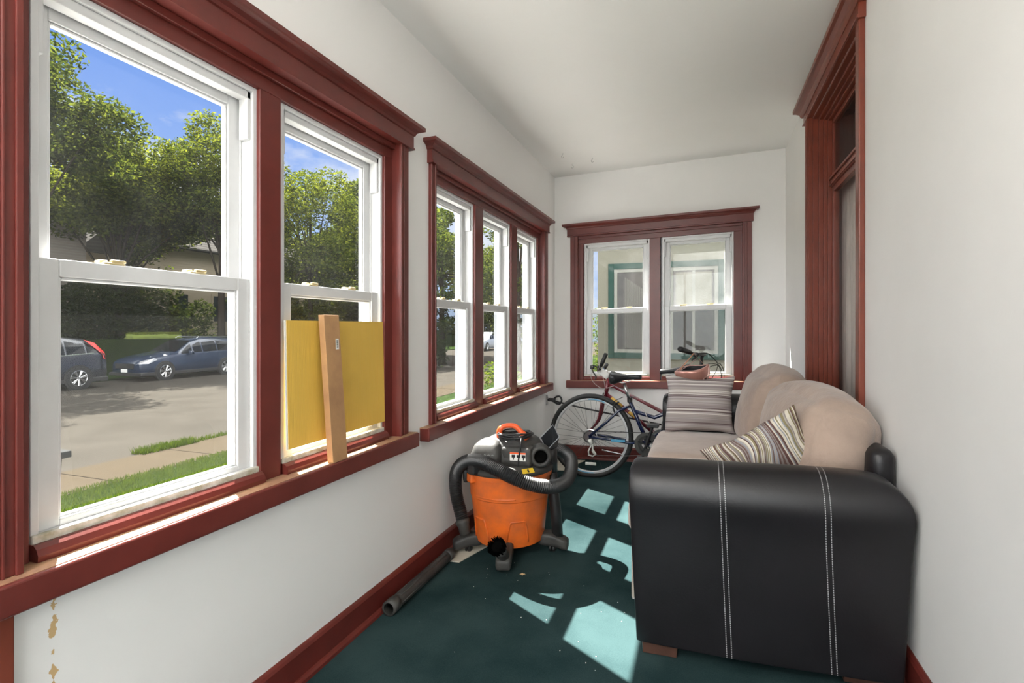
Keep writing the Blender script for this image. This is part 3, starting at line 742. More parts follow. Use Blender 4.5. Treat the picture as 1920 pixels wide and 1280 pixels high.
tube(bm, [(RC[0]-.01, bY-.058, RC[2]-.145), (RC[0]+.03, bY-.058, RC[2]-.155), (RC[0]+.055, bY-.058, RC[2]-.135), (RC[0]+.03, bY-.058, RC[2]-.10)], .006, 8)
fin('derailleur', bm, M['white'], bike, smooth=True)
bm = BM(); lathe(bm, [(.052, -.028), (.0535, -.030), (.060, -.028), (.060, -.026)], 30, RC, 'y', cap=False); fin('spoke_guard', bm, M['steel'], bike)
bm = BM()
for s_ in (-1, 1): tube(bm, [(-.665, bY+s_*.04, .535), (-.68, bY+s_*.035, .575), (-.668, bY+s_*.02, .60), (-.64, bY+s_*.005, .615)], .007, 8)
tube(bm, [(-.69, bY-.034, .60), (-.665, bY-.03, .63), (-.60, bY-.02, .66)], .003, 5)
fin('brake', bm, M['blackpl'], bike, smooth=True)
bm = BM(); box(bm, -.69, -.58, bY-.064, bY-.060, .307, .325); fin('chainstay_decal', bm, M['cyan'], bike)
# stem, bar, grips, levers
bm = BM(); tube(bm, [(.0, bY, .80), (-.012, bY, .92), (-.008, bY, .985)], .0125, 10); tube(bm, [(-.008, bY, .985), (.004, bY, 1.0)], .018, 10); fin('stem', bm, M['blackpl'], bike, smooth=True)
barp = smoothpts([(-.150, 4.03, 1.045), (-.135, 4.09, 1.036), (-.07, 4.20, 1.005), (.0, 4.28, .995), (.012, 4.34, .990), (.002, 4.44, .985), (-.02, 4.52, .980)], 6)
T3(bike, 'handlebar', M['blackpl'], [(barp, .0115)])
bm = BM(); tube(bm, [(-.158, 4.015, 1.048), (-.150, 4.03, 1.045), (-.12, 4.115, 1.030), (-.09, 4.165, 1.015)], [.019, .020, .018, .017], 14); fin('grip', bm, M['rubber'], bike, smooth=True)
bm = BM(); tube(bm, [(.004, 4.43, .986), (-.022, 4.53, .980)], .016, 12); fin('grip', bm, M['rubber'], bike, smooth=True)
bm = BM(); tube(bm, [(-.065, 4.17, .995), (-.05, 4.14, .975), (-.075, 4.08, .965)], .006, 8); rbox(bm, (-.05, 4.19, .998), (.022, .03, .016), .008, n=4); fin('brake_lever', bm, M['blackpl'], bike, smooth=True)
cabs = [[(-.03, 4.2, 1.0), (.04, 4.24, 1.0), (.088, 4.26, .95), (.105, 4.26, .915), (.085, 4.28, .85), (.03, 4.30, .76)],
        [(-.03, 4.2, 1.005), (.03, 4.24, 1.006), (.083, 4.26, .955), (.11, 4.27, .915), (.135, 4.28, .86), (.13, 4.29, .74)],
        [(.105, 4.26, .92), (.12, 4.27, .925), (.145, 4.28, .88), (.15, 4.29, .80), (.14, 4.3, .66)],
        [(.105, 4.26, .92), (.115, 4.28, .90), (.13, 4.28, .84), (.12, 4.29, .72)],
        [(.105, 4.26, .918), (.05, 4.28, .925), (.0, 4.3, .89), (-.02, 4.3, .80)],
        [(.105, 4.26, .915), (.06, 4.27, .905), (.02, 4.28, .88), (.0, 4.3, .82)]]
T3(bike, 'cables', M['cable'], [(smoothpts(c_, 6), .0025) for c_ in cabs], seg=6)
T3(bike, 'rear_cable', M['cablew'], [(smoothpts([(-.50, bY-.03, .60), (-.44, bY-.03, .56), (-.40, bY-.03, .47), (-.36, bY-.03, .38)], 6), .003)], seg=6)

# maroon mixte behind it, facing left
mY = 4.60
mb = thing('bicycle', (-.42, mY, 0), 'maroon step-through bicycle facing left under the end window, behind the blue one', 'bicycle')
fC, rC, bb = (-.93, mY, .328), (.115, mY, .328), (-.33, mY, .275)
hT, hB = Vector((-.768, mY, .775)), Vector((-.802, mY, .615))
sT = Vector((-.20, mY, .66))
segs = [([hT, hB], .0195), ([hB+Vector((.01, 0, .03)), bb], .0165), ([bb, sT], .0150)]
for s_ in (-1, 1):
    segs += [([hT+Vector((.008, s_*.006, -.05)), (-.245, mY+s_*.03, .46), (rC[0], mY+s_*.06, rC[2])], .0105), ([(rC[0], mY+s_*.06, rC[2]), (bb[0]+.05, mY+s_*.035, bb[2])], .009), ([(rC[0], mY+s_*.06, rC[2]), sT+Vector((0, s_*.02, -.03))], .008)]
T3(mb, 'frame', M['maroon'], segs)
bm = BM(); d0 = hB+Vector((.01, 0, .03)); d1 = Vector(bb)
for f0, f1 in ((.10, .30), (.42, .60)): tube(bm, [d0+(d1-d0)*f0+Vector((0, -.006, .004)), d0+(d1-d0)*f1+Vector((0, -.006, .004))], .0135, 10)
fin('yellow_decal', bm, M['yellowdecal'], mb, smooth=True)
fk = []
for s_ in (-1, 1): fk.append((smoothpts([(hB.x-.004, mY+s_*.018, hB.z-.01), (-.822, mY+s_*.045, .57), (-.842, mY+s_*.05, .46), (-.875, mY+s_*.052, .385), (fC[0], mY+s_*.052, fC[2])], 5), [.013]*5+[.012]*5+[.010]*5+[.009]*6))
fk.append(([(hB.x-.004, mY-.03, hB.z-.02), (hB.x-.004, mY+.03, hB.z-.02)], .014))
T3(mb, 'fork', M['maroon'], fk)
wheel(mb, rC, .335, .016, M['steel'], decal=False)
T3(mb, 'stem', M['chrome'], [([hT, (-.760, mY, .83)], .012), ([(-.760, mY, .82), (-.80, mY-.02, .845)], .014)])
hb_ = smoothpts([(-.745, 4.31, 1.0), (-.775, 4.33, .935), (-.815, 4.37, .875), (-.83, 4.46, .85), (-.80, 4.58, .845), (-.83, 4.70, .85), (-.82, 4.78, .88)], 6)
T3(mb, 'handlebar', M['chrome'], [(hb_, .0115)])
bm = BM(); tube(bm, [(-.743, 4.305, 1.005), (-.775, 4.33, .935), (-.792, 4.345, .905)], [.017, .0165, .0155], 12); fin('grip', bm, M['rubber'], mb, smooth=True)
bm = BM(); tube(bm, [(-.82, 4.80, .885), (-.83, 4.72, .855)], .016, 12); fin('grip', bm, M['rubber'], mb, smooth=True)
bm = BM(); tube(bm, smoothpts([(-.81, 4.37, .88), (-.85, 4.36, .905), (-.872, 4.34, .90), (-.85, 4.33, .85), (-.83, 4.33, .82), (-.835, 4.33, .79)], 4), .0055, 8); rbox(bm, (-.812, 4.38, .885), (.018, .02, .02), .008, n=4); rbox(bm, (-.865, 4.345, .895), (.016, .012, .016), .006, n=4); fin('brake_lever', bm, M['blackpl'], mb, smooth=True)
bm = BM(); M_ = Euler((0, math.radians(38), math.radians(10))).to_matrix(); rbox(bm, (-.785, 4.44, .835), (.050, .012, .028), .010, n=6, M=M_); fin('bell_plate', bm, M['white'], mb, smooth=True)
T3(mb, 'cables', M['cablew'], [(smoothpts(c_, 8), .0024) for c_ in ([(-.84, 4.36, .88), (-.885, 4.40, .82), (-.87, 4.45, .755), (-.81, 4.52, .70), (-.72, 4.58, .715)], [(-.81, 4.42, .86), (-.79, 4.45, .79), (-.785, 4.50, .72), (-.80, 4.56, .64)])], seg=6)
saddle(mb, (-.345, mY, .840), (-.095, mY, .855))
T3(mb, 'seat_post', M['steel'], [([sT, (-.225, mY, .80)], .0125)])
bm = BM(); lathe(bm, [(.085, -.045), (.085, -.042), (.055, -.042), (.055, -.045)], 36, bb, 'y', cap=False); fin('chainring', bm, M['steel'], mb)
bm = BM(); tube(bm, [(-.64, mY-.05, .135), (-.82, mY-.05, .165)], .005, 6)
fin('kick_stand', bm, M['steel'], mb)
for k in range(2):
    bm = BM(); s_ = -1 if k else 1; tube(bm, [Vector(bb)+Vector((0, s_*.07, 0)), Vector(bb)+Vector((-.02*s_, s_*.07, -.16*s_ if s_ > 0 else .16))], .009, 8); fin('crank', bm, M['steel'], mb)
bm = BM()
for s_ in (-1, 1): tube(bm, smoothpts([(-.80, mY-.03, .585), (-.815, mY+s_*.03, .64), (-.80, mY+s_*.035, .665)], 4), .006, 8)
fin('brake', bm, M['steel'], mb, smooth=True)

# helmet hanging from the blue handlebar
M['rose'] = mat('rose_gold_helmet', (.62, .30, .24), .22, metal=.35, coat=.4)
M['rosein'] = mat('helmet_foam', (.02, .02, .022), .8)
M['strap'] = mat('tan_strap', (.42, .20, .11), .7); M['strapp'] = mat('pink_strap', (.60, .36, .32), .7)
hc = Vector((-.080, 4.12, .935))
hel = thing('bicycle_helmet', (hc.x, hc.y, hc.z-.11), 'rose pink bicycle helmet hanging upside down from the blue handlebar', 'helmet')
bm = BM(); rings = []; NS, NR = 36, 12
Rm = Euler((math.radians(10), math.radians(-17), 0)).to_matrix()
def hp(a, t, k=1.0):
    # bowl opening upwards: t 0 (rim) .. 1 (crown)
    ph = t*PI/2; r_ = math.cos(ph)**.75 if t < 1 else 0
    x = .120*r_*math.cos(a)*k; y = .095*r_*math.sin(a)*k; z = -.128*math.sin(ph)*k
    rimw = (.006*math.cos(3*a+.6) - .006*math.sin(a) - .010*math.cos(a)) * (1-t)
    return Rm @ Vector((x, y, z + rimw)) + hc
for t in range(NR+1): rings.append([bm.verts.new(hp(2*PI*k/NS, t/NR)) for k in range(NS)] if t < NR else [bm.verts.new(hp(0, 1))])
for t in range(NR-1):
    for k in range(NS):
        if t in (5, 6) and k % 6 in (1, 2) and 2 < k < 34: continue
        bm.faces.new((rings[t][k], rings[t][(k+1) % NS], rings[t+1][(k+1) % NS], rings[t+1][k]))
for k in range(NS): bm.faces.new((rings[NR-1][k], rings[NR-1][(k+1) % NS], rings[NR][0]))
sh = fin('shell', bm, M['rose'], hel, smooth=True, shear=False)
q = sh.modifiers.new('t', 'SOLIDIFY'); q.thickness = .006; q.offset = 1
bm = BM(); rings = []
for t in range(NR): rings.append([bm.verts.new(hp(2*PI*k/NS, t/NR, .90)+Vector((0, 0, .0))) for k in range(NS)])
for t in range(NR-1):
    for k in range(NS): bm.faces.new((rings[t][k], rings[t][(k+1) % NS], rings[t+1][(k+1) % NS], rings[t+1][k]))
bm.faces.new(rings[-1]); li = fin('liner', bm, M['rosein'], hel, smooth=True, shear=False); q = li.modifiers.new('t', 'SOLIDIFY'); q.thickness = .016
bm = BM(); tube(bm, [hp(2*PI*k/48, 0, 1.0) for k in range(48)], .005, 8, closed=True); fin('rim_trim', bm, M['strapp'], hel, smooth=True, shear=False)
top_ = Vector((-.065, 4.155, 1.015+.03))
for mm_, a_, tt in ((M['strap'], 25, 0), (M['strap'], 205, .0), (M['strapp'], 190, .01), (M['strapp'], 160, -.01)):
    p0 = hp(math.radians(a_), .05, .93); bm = BM(); tp = top_ + Vector((tt*2.5, 0, -.035 if tt else 0))
    tube(bm, [p0, p0.lerp(tp, .5)+Vector((tt, 0, 0)), tp], .009, 8, flat=.15); fin('strap', bm, mm_, hel, shear=False)

# wall anchor with looped cable lock and long rod in the corner
lk = thing('bike_lock', (A, 4.60, .56), 'black looped lock on a wall bracket in the far corner under the windows', 'lock')
bm = BM(); box(bm, A, A+.012, 4.585, 4.625, .535, .625); tube(bm, [(A, 4.60, .60), (A+.02, 4.60, .60)], .012, 8); fin('bracket', bm, M['steel'], lk, bevel=.003)
bm = BM(); tube(bm, smoothpts([(A+.01, 4.605, .585), (-1.27, 4.61, .568), (-1.235, 4.60, .55), (-1.20, 4.58, .553), (-1.185, 4.58, .585), (-1.205, 4.59, .615), (-1.24, 4.60, .61), (-1.27, 4.61, .585)], 6), .0085, 10); fin('loop', bm, M['blackpl'], lk, smooth=True)
bm = BM(); rbox(bm, (-1.285, 4.61, .583), (.035, .014, .016), .008, n=5); fin('lock_body', bm, M['blackpl'], lk, smooth=True)
bm = BM(); tube(bm, [(A+.008, 4.665, .574), (-1.0, 4.70, .497), (-.32, 4.76, .360)], .0075, 10); tube(bm, [(-.32, 4.76, .360), (-.318, 4.765, .0)], .0075, 8)
tag(fin('metal_rod', bm, M['blackpl'], smooth=True), 'thin black rod running from the far corner behind both bicycle wheels', 'rod')

# ------------------------------------------------------------------ shop vacuum
vx, vy = -1.012, 2.765
vac = thing('shop_vacuum', (vx, vy, 0), 'orange and black shop vacuum on casters with its hose wrapped around the drum', 'vacuum cleaner')
prof = [(.001, .062), (.165, .062), (.185, .072), (.192, .10), (.214, .315), (.219, .32), (.228, .425), (.237, .428), (.240, .455), (.236, .46)]
bm = BM(); lathe(bm, prof, 56, (vx, vy, 0)); dr = fin('drum', bm, M['orange'], vac, smooth=True); 
e_ = dr.modifiers.new('e', 'EDGE_SPLIT'); e_.split_angle = .6
# raised bottom lobes and arcs of the drum
for a_ in (-122, -58):
    bm = BM(); a0 = math.radians(a_)
    pts = []
    for k in range(25):
        t = k/24; aa = a0 + (t-.5)*.62; zz = .10 + .115*math.sin(min(1, max(0, (0.5-abs(t-.5))*4.2))*PI/2)
        r_ = .193 + (zz-.10)*.1+.002
        pts.append((vx+r_*math.cos(aa), vy+r_*math.sin(aa), zz))
    tube(bm, pts, .0045, 8); fin('drum_rib', bm, M['orange'], vac, smooth=True)
bm = BM(); pts = [(vx+.217*math.cos(a), vy+.217*math.sin(a), .335) for a in np.linspace(math.radians(-125), math.radians(-62), 24)]; tube(bm, pts, .006, 8); fin('drum_rib', bm, M['orange'], vac, smooth=True)
# lid
bm = BM(); lathe(bm, [(.242, .452), (.247, .458), (.246, .474), (.225, .492), (.20, .500), (.001, .502)], 56, (vx, vy, 0)); fin('lid', bm, M['dustblack'], vac, smooth=True)
for a_ in (-150, 20):
    a = math.radians(a_); bm = BM(); Mz = Matrix.Rotation(a, 3, 'Z')
    rbox(bm, (vx+.243*math.cos(a), vy+.243*math.sin(a), .428), (.018, .034, .038), .008, n=5, M=Mz); fin('latch', bm, M['blackpl'], vac, smooth=True)
    bm = BM(); rbox(bm, (vx+.236*math.cos(a+.32), vy+.236*math.sin(a+.32), .428), (.015, .03, .024), .006, n=5, M=Matrix.Rotation(a+.32, 3, 'Z')); fin('drum_ear', bm, M['orange'], vac, smooth=True)
# motor head: tapered rounded block
def loft(bm, secs, seg=36, p=3.0):
    rings = []
    for (cx, cy, z, rx, ry) in secs:
        rr = []
        for k in range(seg):
            a = 2*PI*k/seg; ca, sa = math.cos(a), math.sin(a)
            rr.append(bm.verts.new((cx+rx*math.copysign(abs(ca)**(2/p), ca), cy+ry*math.copysign(abs(sa)**(2/p), sa), z)))
        rings.append(rr)
    for a, b_ in zip(rings, rings[1:]):
        for k in range(seg): bm.faces.new((a[k], a[(k+1) % seg], b_[(k+1) % seg], b_[k]))
    bm.faces.new(rings[0][::-1]); bm.faces.new(rings[-1])
bm = BM(); loft(bm, [(vx+.01, vy, .49, .182, .165), (vx+.01, vy, .53, .176, .158), (vx+.01, vy, .575, .165, .148), (vx+.01, vy, .608, .146, .132), (vx+.012, vy, .624, .118, .110), (vx+.014, vy, .630, .085, .085)])
mh = fin('motor_head', bm, M['dustblack'], vac, smooth=True)
# front boss with warning label, left grille pod
bm = BM(); loft(bm, [(-1.09, 2.66, .49, .094, .100), (-1.09, 2.66, .555, .088, .094), (-1.088, 2.668, .600, .076, .082), (-1.085, 2.675, .619, .058, .064), (-1.085, 2.68, .624, .032, .036)], p=4.5); fin('grille_housing', bm, M['dustblack'], vac, smooth=True)
bm = BM()
for r_ in range(4):
    for q in range(6):
        cx = -1.158+.022*q+(.011 if r_ % 2 else 0); z = .515+.0145*r_
        zz = z; yy = 2.66-.100+.0012*r_
        tube(bm, [(cx-.007, yy+.004+.035*abs((cx+1.09)/.094)**6, zz-.002), (cx, yy-.001+.03*abs((cx+1.09)/.094)**6, zz+.004), (cx+.007, yy+.004+.03*abs((cx+1.09)/.094)**6, zz-.002)], .0022, 5)
fin('vent_grille', bm, M['steel'], vac)
bm = BM(); rbox(bm, (-.925, 2.655, .545), (.085, .045, .052), .02, n=8); fin('front_housing', bm, M['dustblack'], vac, smooth=True)
bm = BM(); box(bm, -.955, -.868, 2.6075, 2.6095, .528, .572); lb = fin('warning_label', bm, M['white'], vac)
bm = BM(); box(bm, -.955, -.868, 2.6068, 2.6078, .564, .572); fin('label_band', bm, M['redorange'], lb)
bm = BM()
for q in range(3):
    x = -.945+.028*q; box(bm, x, x+.020, 2.6066, 2.6076, .545, .560); box(bm, x+.007, x+.013, 2.6066, 2.6076, .533, .548)
fin('label_icons', bm, M['blackpl'], lb)
M['yellow'] = mat('yellow_label', (.75, .50, .03), .4)
bm = BM()
for q in range(8):
    a0, a1 = -PI/2+.62+q*.035, -PI/2+.62+(q+1)*.035
    v = [bm.verts.new((vx+r_*math.cos(a), vy+r_*math.sin(a), z)) for (r_, z, a) in ((.2475, .474, a0), (.2475, .474, a1), (.226, .4935, a1), (.226, .4935, a0))]; bm.faces.new(v)
lb2 = fin('yellow_label', bm, M['yellow'], vac)
bm = BM(); a = -PI/2+.76
v = [bm.verts.new((vx+r_*math.cos(aa), vy+r_*math.sin(aa), z+.0006)) for (r_, z, aa) in ((.244, .478, a-.02), (.244, .478, a+.02), (.231, .4895, a+.02), (.231, .4895, a-.02))]; bm.faces.new(v); fin('label_mark', bm, M['blackpl'], lb2)
# intake port, turned a little to the right
pm = Matrix.Rotation(math.radians(22), 3, 'Z')
bm = BM(); pc = (-.800, 2.655, .545)
def pf(x, y, z): return pm @ Vector((x, y, z)) + Vector(pc)
lathe(bm, [(.060, .06), (.058, .0), (.052, -.008), (.042, -.010), (.034, -.004), (.032, .05)], 32, pc, 'y', M=pm, cap=False); fin('intake_port', bm, M['dustblack'], vac, smooth=True)
M['void'] = mat('black_inside', (.003, .003, .003), .9, spec=0)
bm = BM(); lathe(bm, [(.033, -.002), (.031, .008), (.029, .014), (.001, .016)], 24, pc, 'y', M=pm, cap=False); fin('port_shade', bm, M['void'], vac)  # near-black disc paints the shade inside the port
# carry handle
bm = BM(); tube(bm, smoothpts([(-1.045, 2.69, .628), (-1.045, 2.692, .668), (-1.02, 2.70, .690), (-.965, 2.705, .692), (-.932, 2.70, .670), (-.905, 2.695, .645), (-.885, 2.69, .628)], 5), [.016]*8+[.014]*15+[.017]*8, 12, flat=1.0); fin('handle', bm, M['redorange'], vac, smooth=True)
# coiled power cord round the handle
bm = BM()
for q in range(7):
    a0 = random.uniform(0, 6); rx, ry = .094+random.uniform(-.012, .014), .075+random.uniform(-.012, .012); cx, cy = -.962+random.uniform(-.008, .008), 2.715+random.uniform(-.008, .008); z0 = .634+.0035*q
    tube(bm, [(cx+rx*math.cos(a), cy+ry*math.sin(a), z0+.006*math.sin(a*2+a0)) for a in np.linspace(0, 2*PI, 40)[:-1]], .0042, 7, closed=True)
tube(bm, smoothpts([(-.90, 2.63, .64), (-.895, 2.61, .62), (-.898, 2.604, .58), (-.905, 2.604, .54), (-.91, 2.602, .50)], 5), .0040, 7)
fin('power_cord', bm, M['blackpl'], vac, smooth=True)
# dolly with caster feet
for nm, a_, rr in (('foot', -152, .235), ('foot', 6, .245), ('foot', -76, .25), ('foot', 95, .235)):
    a = math.radians(a_); ca, sa = math.cos(a), math.sin(a); Mz = Matrix.Rotation(a, 3, 'Z')
    bm = BM(); rbox(bm, (vx+ca*rr, vy+sa*rr, .072), (.082, .040, .032), .016, (0, 0, .006), n=7, M=Mz)
    for v in bm.verts:
        d = (v.co.x-vx)*ca+(v.co.y-vy)*sa
        if v.co.z < .06 : v.co.z -= max(0, d-rr)*.30
        else: v.co.z -= max(0, d-rr+.01)*.35
    ft = fin(nm, bm, M['dustblack'], vac, smooth=True)
    bm = BM(); c_ = (vx+ca*(rr-.005), vy+sa*(rr-.005), .020); lathe(bm, [(.008, -.020), (.020, -.014), (.020, -.004)], 18, c_, 'x'); lathe(bm, [(.020, .004), (.020, .014), (.008, .020)], 18, c_, 'x'); fin('caster', bm, M['blackpl'], ft, smooth=False)
# hose
hp_ = [(-1.222, 2.60, .175), (-1.240, 2.61, .225), (-1.268, 2.62, .30), (-1.278, 2.62, .38), (-1.266, 2.61, .45), (-1.222, 2.59, .500), (-1.150, 2.555, .530), (-1.06, 2.51, .535), (-.97, 2.475, .512), (-.885, 2.462, .483), (-.81, 2.475, .455), (-.745, 2.52, .432), (-.698, 2.60, .415), (-.672, 2.70, .418), (-.672, 2.80, .445), (-.70, 2.90, .485), (-.77, 2.96, .515), (-.88, 2.99, .52), (-.98, 2.97, .51)]
path = smoothpts(hp_, 16)
# resample
pp = [path[0]]; stp = .0046; acc_ = 0
for a, b_ in zip(path, path[1:]):
    d = (b_-a).length; t = stp-acc_
    while t <= d: pp.append(a.lerp(b_, t/d)); t += stp
    acc_ = d-(t-stp)
bm = BM(); tube(bm, pp, [.0315 if i % 2 else .0358 for i in range(len(pp))], 28); fin('hose', bm, M['blackpl'], vac, smooth=False)
bm = BM(); t0 = Vector(hp_[0]); dd = (Vector(hp_[0])-Vector(hp_[1])).normalized()
tube(bm, [t0-dd*.02, t0, t0+dd*.012, t0+dd*.06], [.038, .038, .032, .029], 20); fin('hose_cuff', bm, M['dustblack'], vac, smooth=True)
bm = BM(); rbox(bm, (-1.13, 2.555, .505), (.028, .035, .045), .01, n=6, M=Matrix.Rotation(-.5, 3, 'Z')); fin('hose_clip', bm, M['blackpl'], vac, smooth=True)

# floor brush standing in the front foot
br_ = thing('dusting_brush', (-.95, 2.475, .02), 'round black bristle brush standing on the front foot of the vacuum', 'brush')
bm = BM(); ax = Vector((-.10, -.70, .70)).normalized(); c0 = Vector((-.938, 2.475, .085)); tube(bm, [c0, c0+ax*.045, c0+ax*.075], [.030, .032, .040], 20); fin('collar', bm, M['dustblack'], br_, smooth=True)
bm = BM(); u_ = ax.cross(Vector((1, 0, 0))).normalized(); v_ = ax.cross(u_)
for k in range(320):
    a = random.uniform(0, 2*PI); r0 = random.uniform(.024, .038); r1_ = r0*1.25; q = c0+ax*.07
    e1 = q+u_*math.cos(a)*r0+v_*math.sin(a)*r0; e2 = c0+ax*random.uniform(.108, .12)+u_*math.cos(a)*r1_+v_*math.sin(a)*r1_
    tube(bm, [e1, e2], [.0022, .0014], 4, cap=True)
tube(bm, [c0+ax*.07, c0+ax*.098], [.028, .030], 18)
tag(fin('bristles', bm, M['void'], br_), kind='stuff')

# crevice tool / long extension standing at the right side of the vacuum
wd_ = thing('vacuum_nozzle', (-.74, 2.80, .05), 'long black utility nozzle with square scoop mouth standing beside the vacuum drum', 'nozzle')
bm = BM(); tube(bm, [(-.742, 2.79, .050), (-.758, 2.80, .22), (-.776, 2.805, .36), (-.785, 2.81, .44)], [.030, .030, .029, .029], 20); fin('wand', bm, M['blackpl'], wd_, smooth=True)
bm = BM(); ctr = [(-.785, 2.81, .43), (-.788, 2.812, .50), (-.790, 2.80, .56)]
tube(bm, ctr, [.034, .035, .037], 20)
fin('neck', bm, M['blackpl'], wd_, smooth=True)
bm = BM()
mouth = [Vector(p) for p in ((-.835, 2.765, .622), (-.782, 2.83, .682), (-.738, 2.80, .622), (-.790, 2.735, .562))]
base_c = Vector((-.790, 2.81, .535)); nm_ = (mouth[1]-mouth[0]).cross(mouth[2]-mouth[1]).normalized()
inner = [base_c + (m_-sum(mouth, Vector())/4)*.62 for m_ in mouth]
vo = [bm.verts.new(m_) for m_ in mouth]; vi = [bm.verts.new(m_) for m_ in inner]
for k in range(4): bm.faces.new((vo[k], vo[(k+1) % 4], vi[(k+1) % 4], vi[k]))
M['gloss'] = mat('glossy_black_plastic', (.03, .032, .036), .18, spec=.8)
sc_ = fin('scoop', bm, M['gloss'], wd_); q = sc_.modifiers.new('t', 'SOLIDIFY'); q.thickness = .005
bm = BM(); tube(bm, [m_ for m_ in mouth], .0032, 8, closed=True); fin('mouth_rim', bm, mat('grey_mouth_rim', (.25, .26, .28), .4), wd_, smooth=False)  # mouth edge in a paler grey than the scoop

# extension tube lying along the baseboard
et = thing('extension_tube', (-1.245, 2.26, 0), 'black ribbed vacuum extension tube lying on the carpet along the left baseboard', 'tube')
p0, p1 = Vector((-1.265, 1.945, .033)), Vector((-1.268, 2.55, .031)); d_ = (p1-p0)
bm = BM(); tube(bm, [p0+d_*.10, p0+d_*.9], [.029, .027], 22, cap=False)
for k in range(6): a = k*PI/3; tube(bm, [p0+d_*.12+Vector((.0285*math.cos(a), 0, .0285*math.sin(a))), p0+d_*.85+Vector((.0275*math.cos(a), 0, .0275*math.sin(a)))], .002, 5)
fin('shaft', bm, M['dustblack'], et, smooth=True)
bm = BM(); lathe(bm, [(.024, 0), (.033, 0), (.0335, .03), (.032, .055), (.027, .06), (.024, .06), (.024, 0)], 28, p0, 'y', cap=False); fin('socket', bm, M['dustblack'], et, smooth=True)
bm = BM(); lathe(bm, [(.022, 0), (.030, 0), (.031, .03), (.027, .055), (.022, .055), (.022, 0)], 28, p1-Vector((0, .055, 0)), 'y', cap=False); fin('socket', bm, M['dustblack'], et, smooth=True)

# small things on the floor
bm = BM(); pts = [(-1.288, 2.512), (-1.205, 2.512), (-1.13, 2.78), (-1.29, 2.80)]
prism(bm, pts, lambda x, y: (x, y, 0), lambda x, y: (x, y, .006)); tag(fin('board_piece', bm, mat('cream_board', (.62, .58, .48), .6, noise=(12, .1))), 'flat cream board on the carpet under the left caster of the vacuum', 'board')
bm = BM(); prism(bm, [(-1.31, 4.42), (-1.12, 4.42), (-1.02, 4.80), (-1.31, 4.80)], lambda x, y: (x, y, 0), lambda x, y: (x, y, .006)); tag(fin('board_piece', bm, bpy.data.materials['cream_board']), 'flat cream board on the carpet in the far corner behind the bicycles', 'board')
bm = BM(); lf = [(-.015, 0), (-.006, .007), (-.004, .014), (.002, .007), (.010, .010), (.009, .002), (.018, -.002), (.008, -.006), (.003, -.013), (-.003, -.006), (-.012, -.009)]
prism(bm, lf, lambda x, y: (-.839+x, 2.474+y, .002+.004*abs(math.sin(x*200))), lambda x, y: (-.839+x, 2.474+y, .003+.004*abs(math.sin(x*200)))); tag(fin('dry_leaf', bm, mat('dry_leaf', (.55, .38, .20), .8)), 'small dry tan leaf on the carpet in front of the vacuum', 'leaf')
# crumbs
bm = BM()
for k in range(26):
    x, y = random.uniform(-1.15, -.3), random.uniform(1.8, 2.6); s_ = random.uniform(.0012, .003); box(bm, x, x+s_, y, y+s_*1.4, 0, s_*.6)
tag(fin('crumbs', bm, M['white']), 'tiny pale crumbs scattered over the dark carpet', 'crumbs', kind='stuff')
# ceiling hooks
for i, (x, y, lab) in enumerate([(-1.088, 4.239, 'small white ceiling hook, nearest of the three in the far left corner'), (-1.08, 4.545, 'small white ceiling hook, closest to the end wall of the three'), (-.884, 4.46, 'small white ceiling hook, rightmost of the three')]):
    bm = BM(); sgn = -1 if i == 1 else 1
    tube(bm, smoothpts([(x, y, H0), (x, y, H0-.012), (x-sgn*.010, y, H0-.022), (x-sgn*.008, y, H0-.034), (x+sgn*.002, y, H0-.038), (x+sgn*.009, y, H0-.030)], 5), .0018, 6)
    tag(fin('ceiling_hook', bm, M['steel'], smooth=True), lab, 'hook')

# ------------------------------------------------------------------ yellow board in window 1 and the wooden stick
sg = thing('yellow_board', (A-.01, 1.75, .80), 'plain yellow corrugated sign board propped in the second window pane by a stick', 'sign')
M['ybrd'] = mat('yellow_corrugated_plastic', (.74, .47, .08), .45, noise=(3, .08)); 
n, l, b = nodes(M['ybrd']); c = n.new('ShaderNodeTexCoord'); wv = n.new('ShaderNodeTexWave'); wv.bands_direction = 'Y'; nset(wv, Scale=45); l.new(c.outputs['Object'], wv.inputs[0]); bp = n.new('ShaderNodeBump'); bp.inputs['Strength'].default_value = .25; bp.inputs['Distance'].default_value = .002; l.new(wv.outputs[0], bp.inputs['Height']); l.new(bp.outputs[0], b.inputs['Normal'])
bm = BM(); vs = box(bm, -.0025, .0025, 1.450, 2.036, .818, 1.264)
for v in bm.verts: v.co.x += A-.012 - (v.co.z-.818)*.022 - .0
fin('board', bm, M['ybrd'], sg)
bm = BM(); vs = box(bm, -.0015, .0015, 1.4425, 1.450, .818, 1.264)
for v in bm.verts: v.co.x += A-.012 - (v.co.z-.818)*.022
fin('board_edge', bm, M['white'], sg)
st = thing('wooden_stick', (A+.03, 1.63, .735), 'short raw pine stick standing on the ledge against the yellow board', 'wooden stick')
bm = BM(); box(bm, -.013, .013, 0, .085, .735, 1.285)
for v in bm.verts:
    t = (v.co.z-.735)/.55; v.co.x += A+.035-.026*t; v.co.y += 1.612-.020*t
fin('stick', bm, M['wood'], st, bevel=.0015)
bm = BM(); box(bm, -.0004, .0006, 0, .017, 1.155, 1.195)
for v in bm.verts: t = (v.co.z-.735)/.55; v.co.x += A+.0485-.026*t; v.co.y += 1.652
tg = fin('price_sticker', bm, M['white'], st)
bm = BM()
for k in range(7): box(bm, -.0004, .0010, .004, .013, 1.162+.0042*k, 1.1645+.0042*k)
for v in bm.verts: t = (v.co.z-.735)/.55; v.co.x += A+.0487-.026*t; v.co.y += 1.652
fin('bar_marks', bm, M['rubber'], tg)
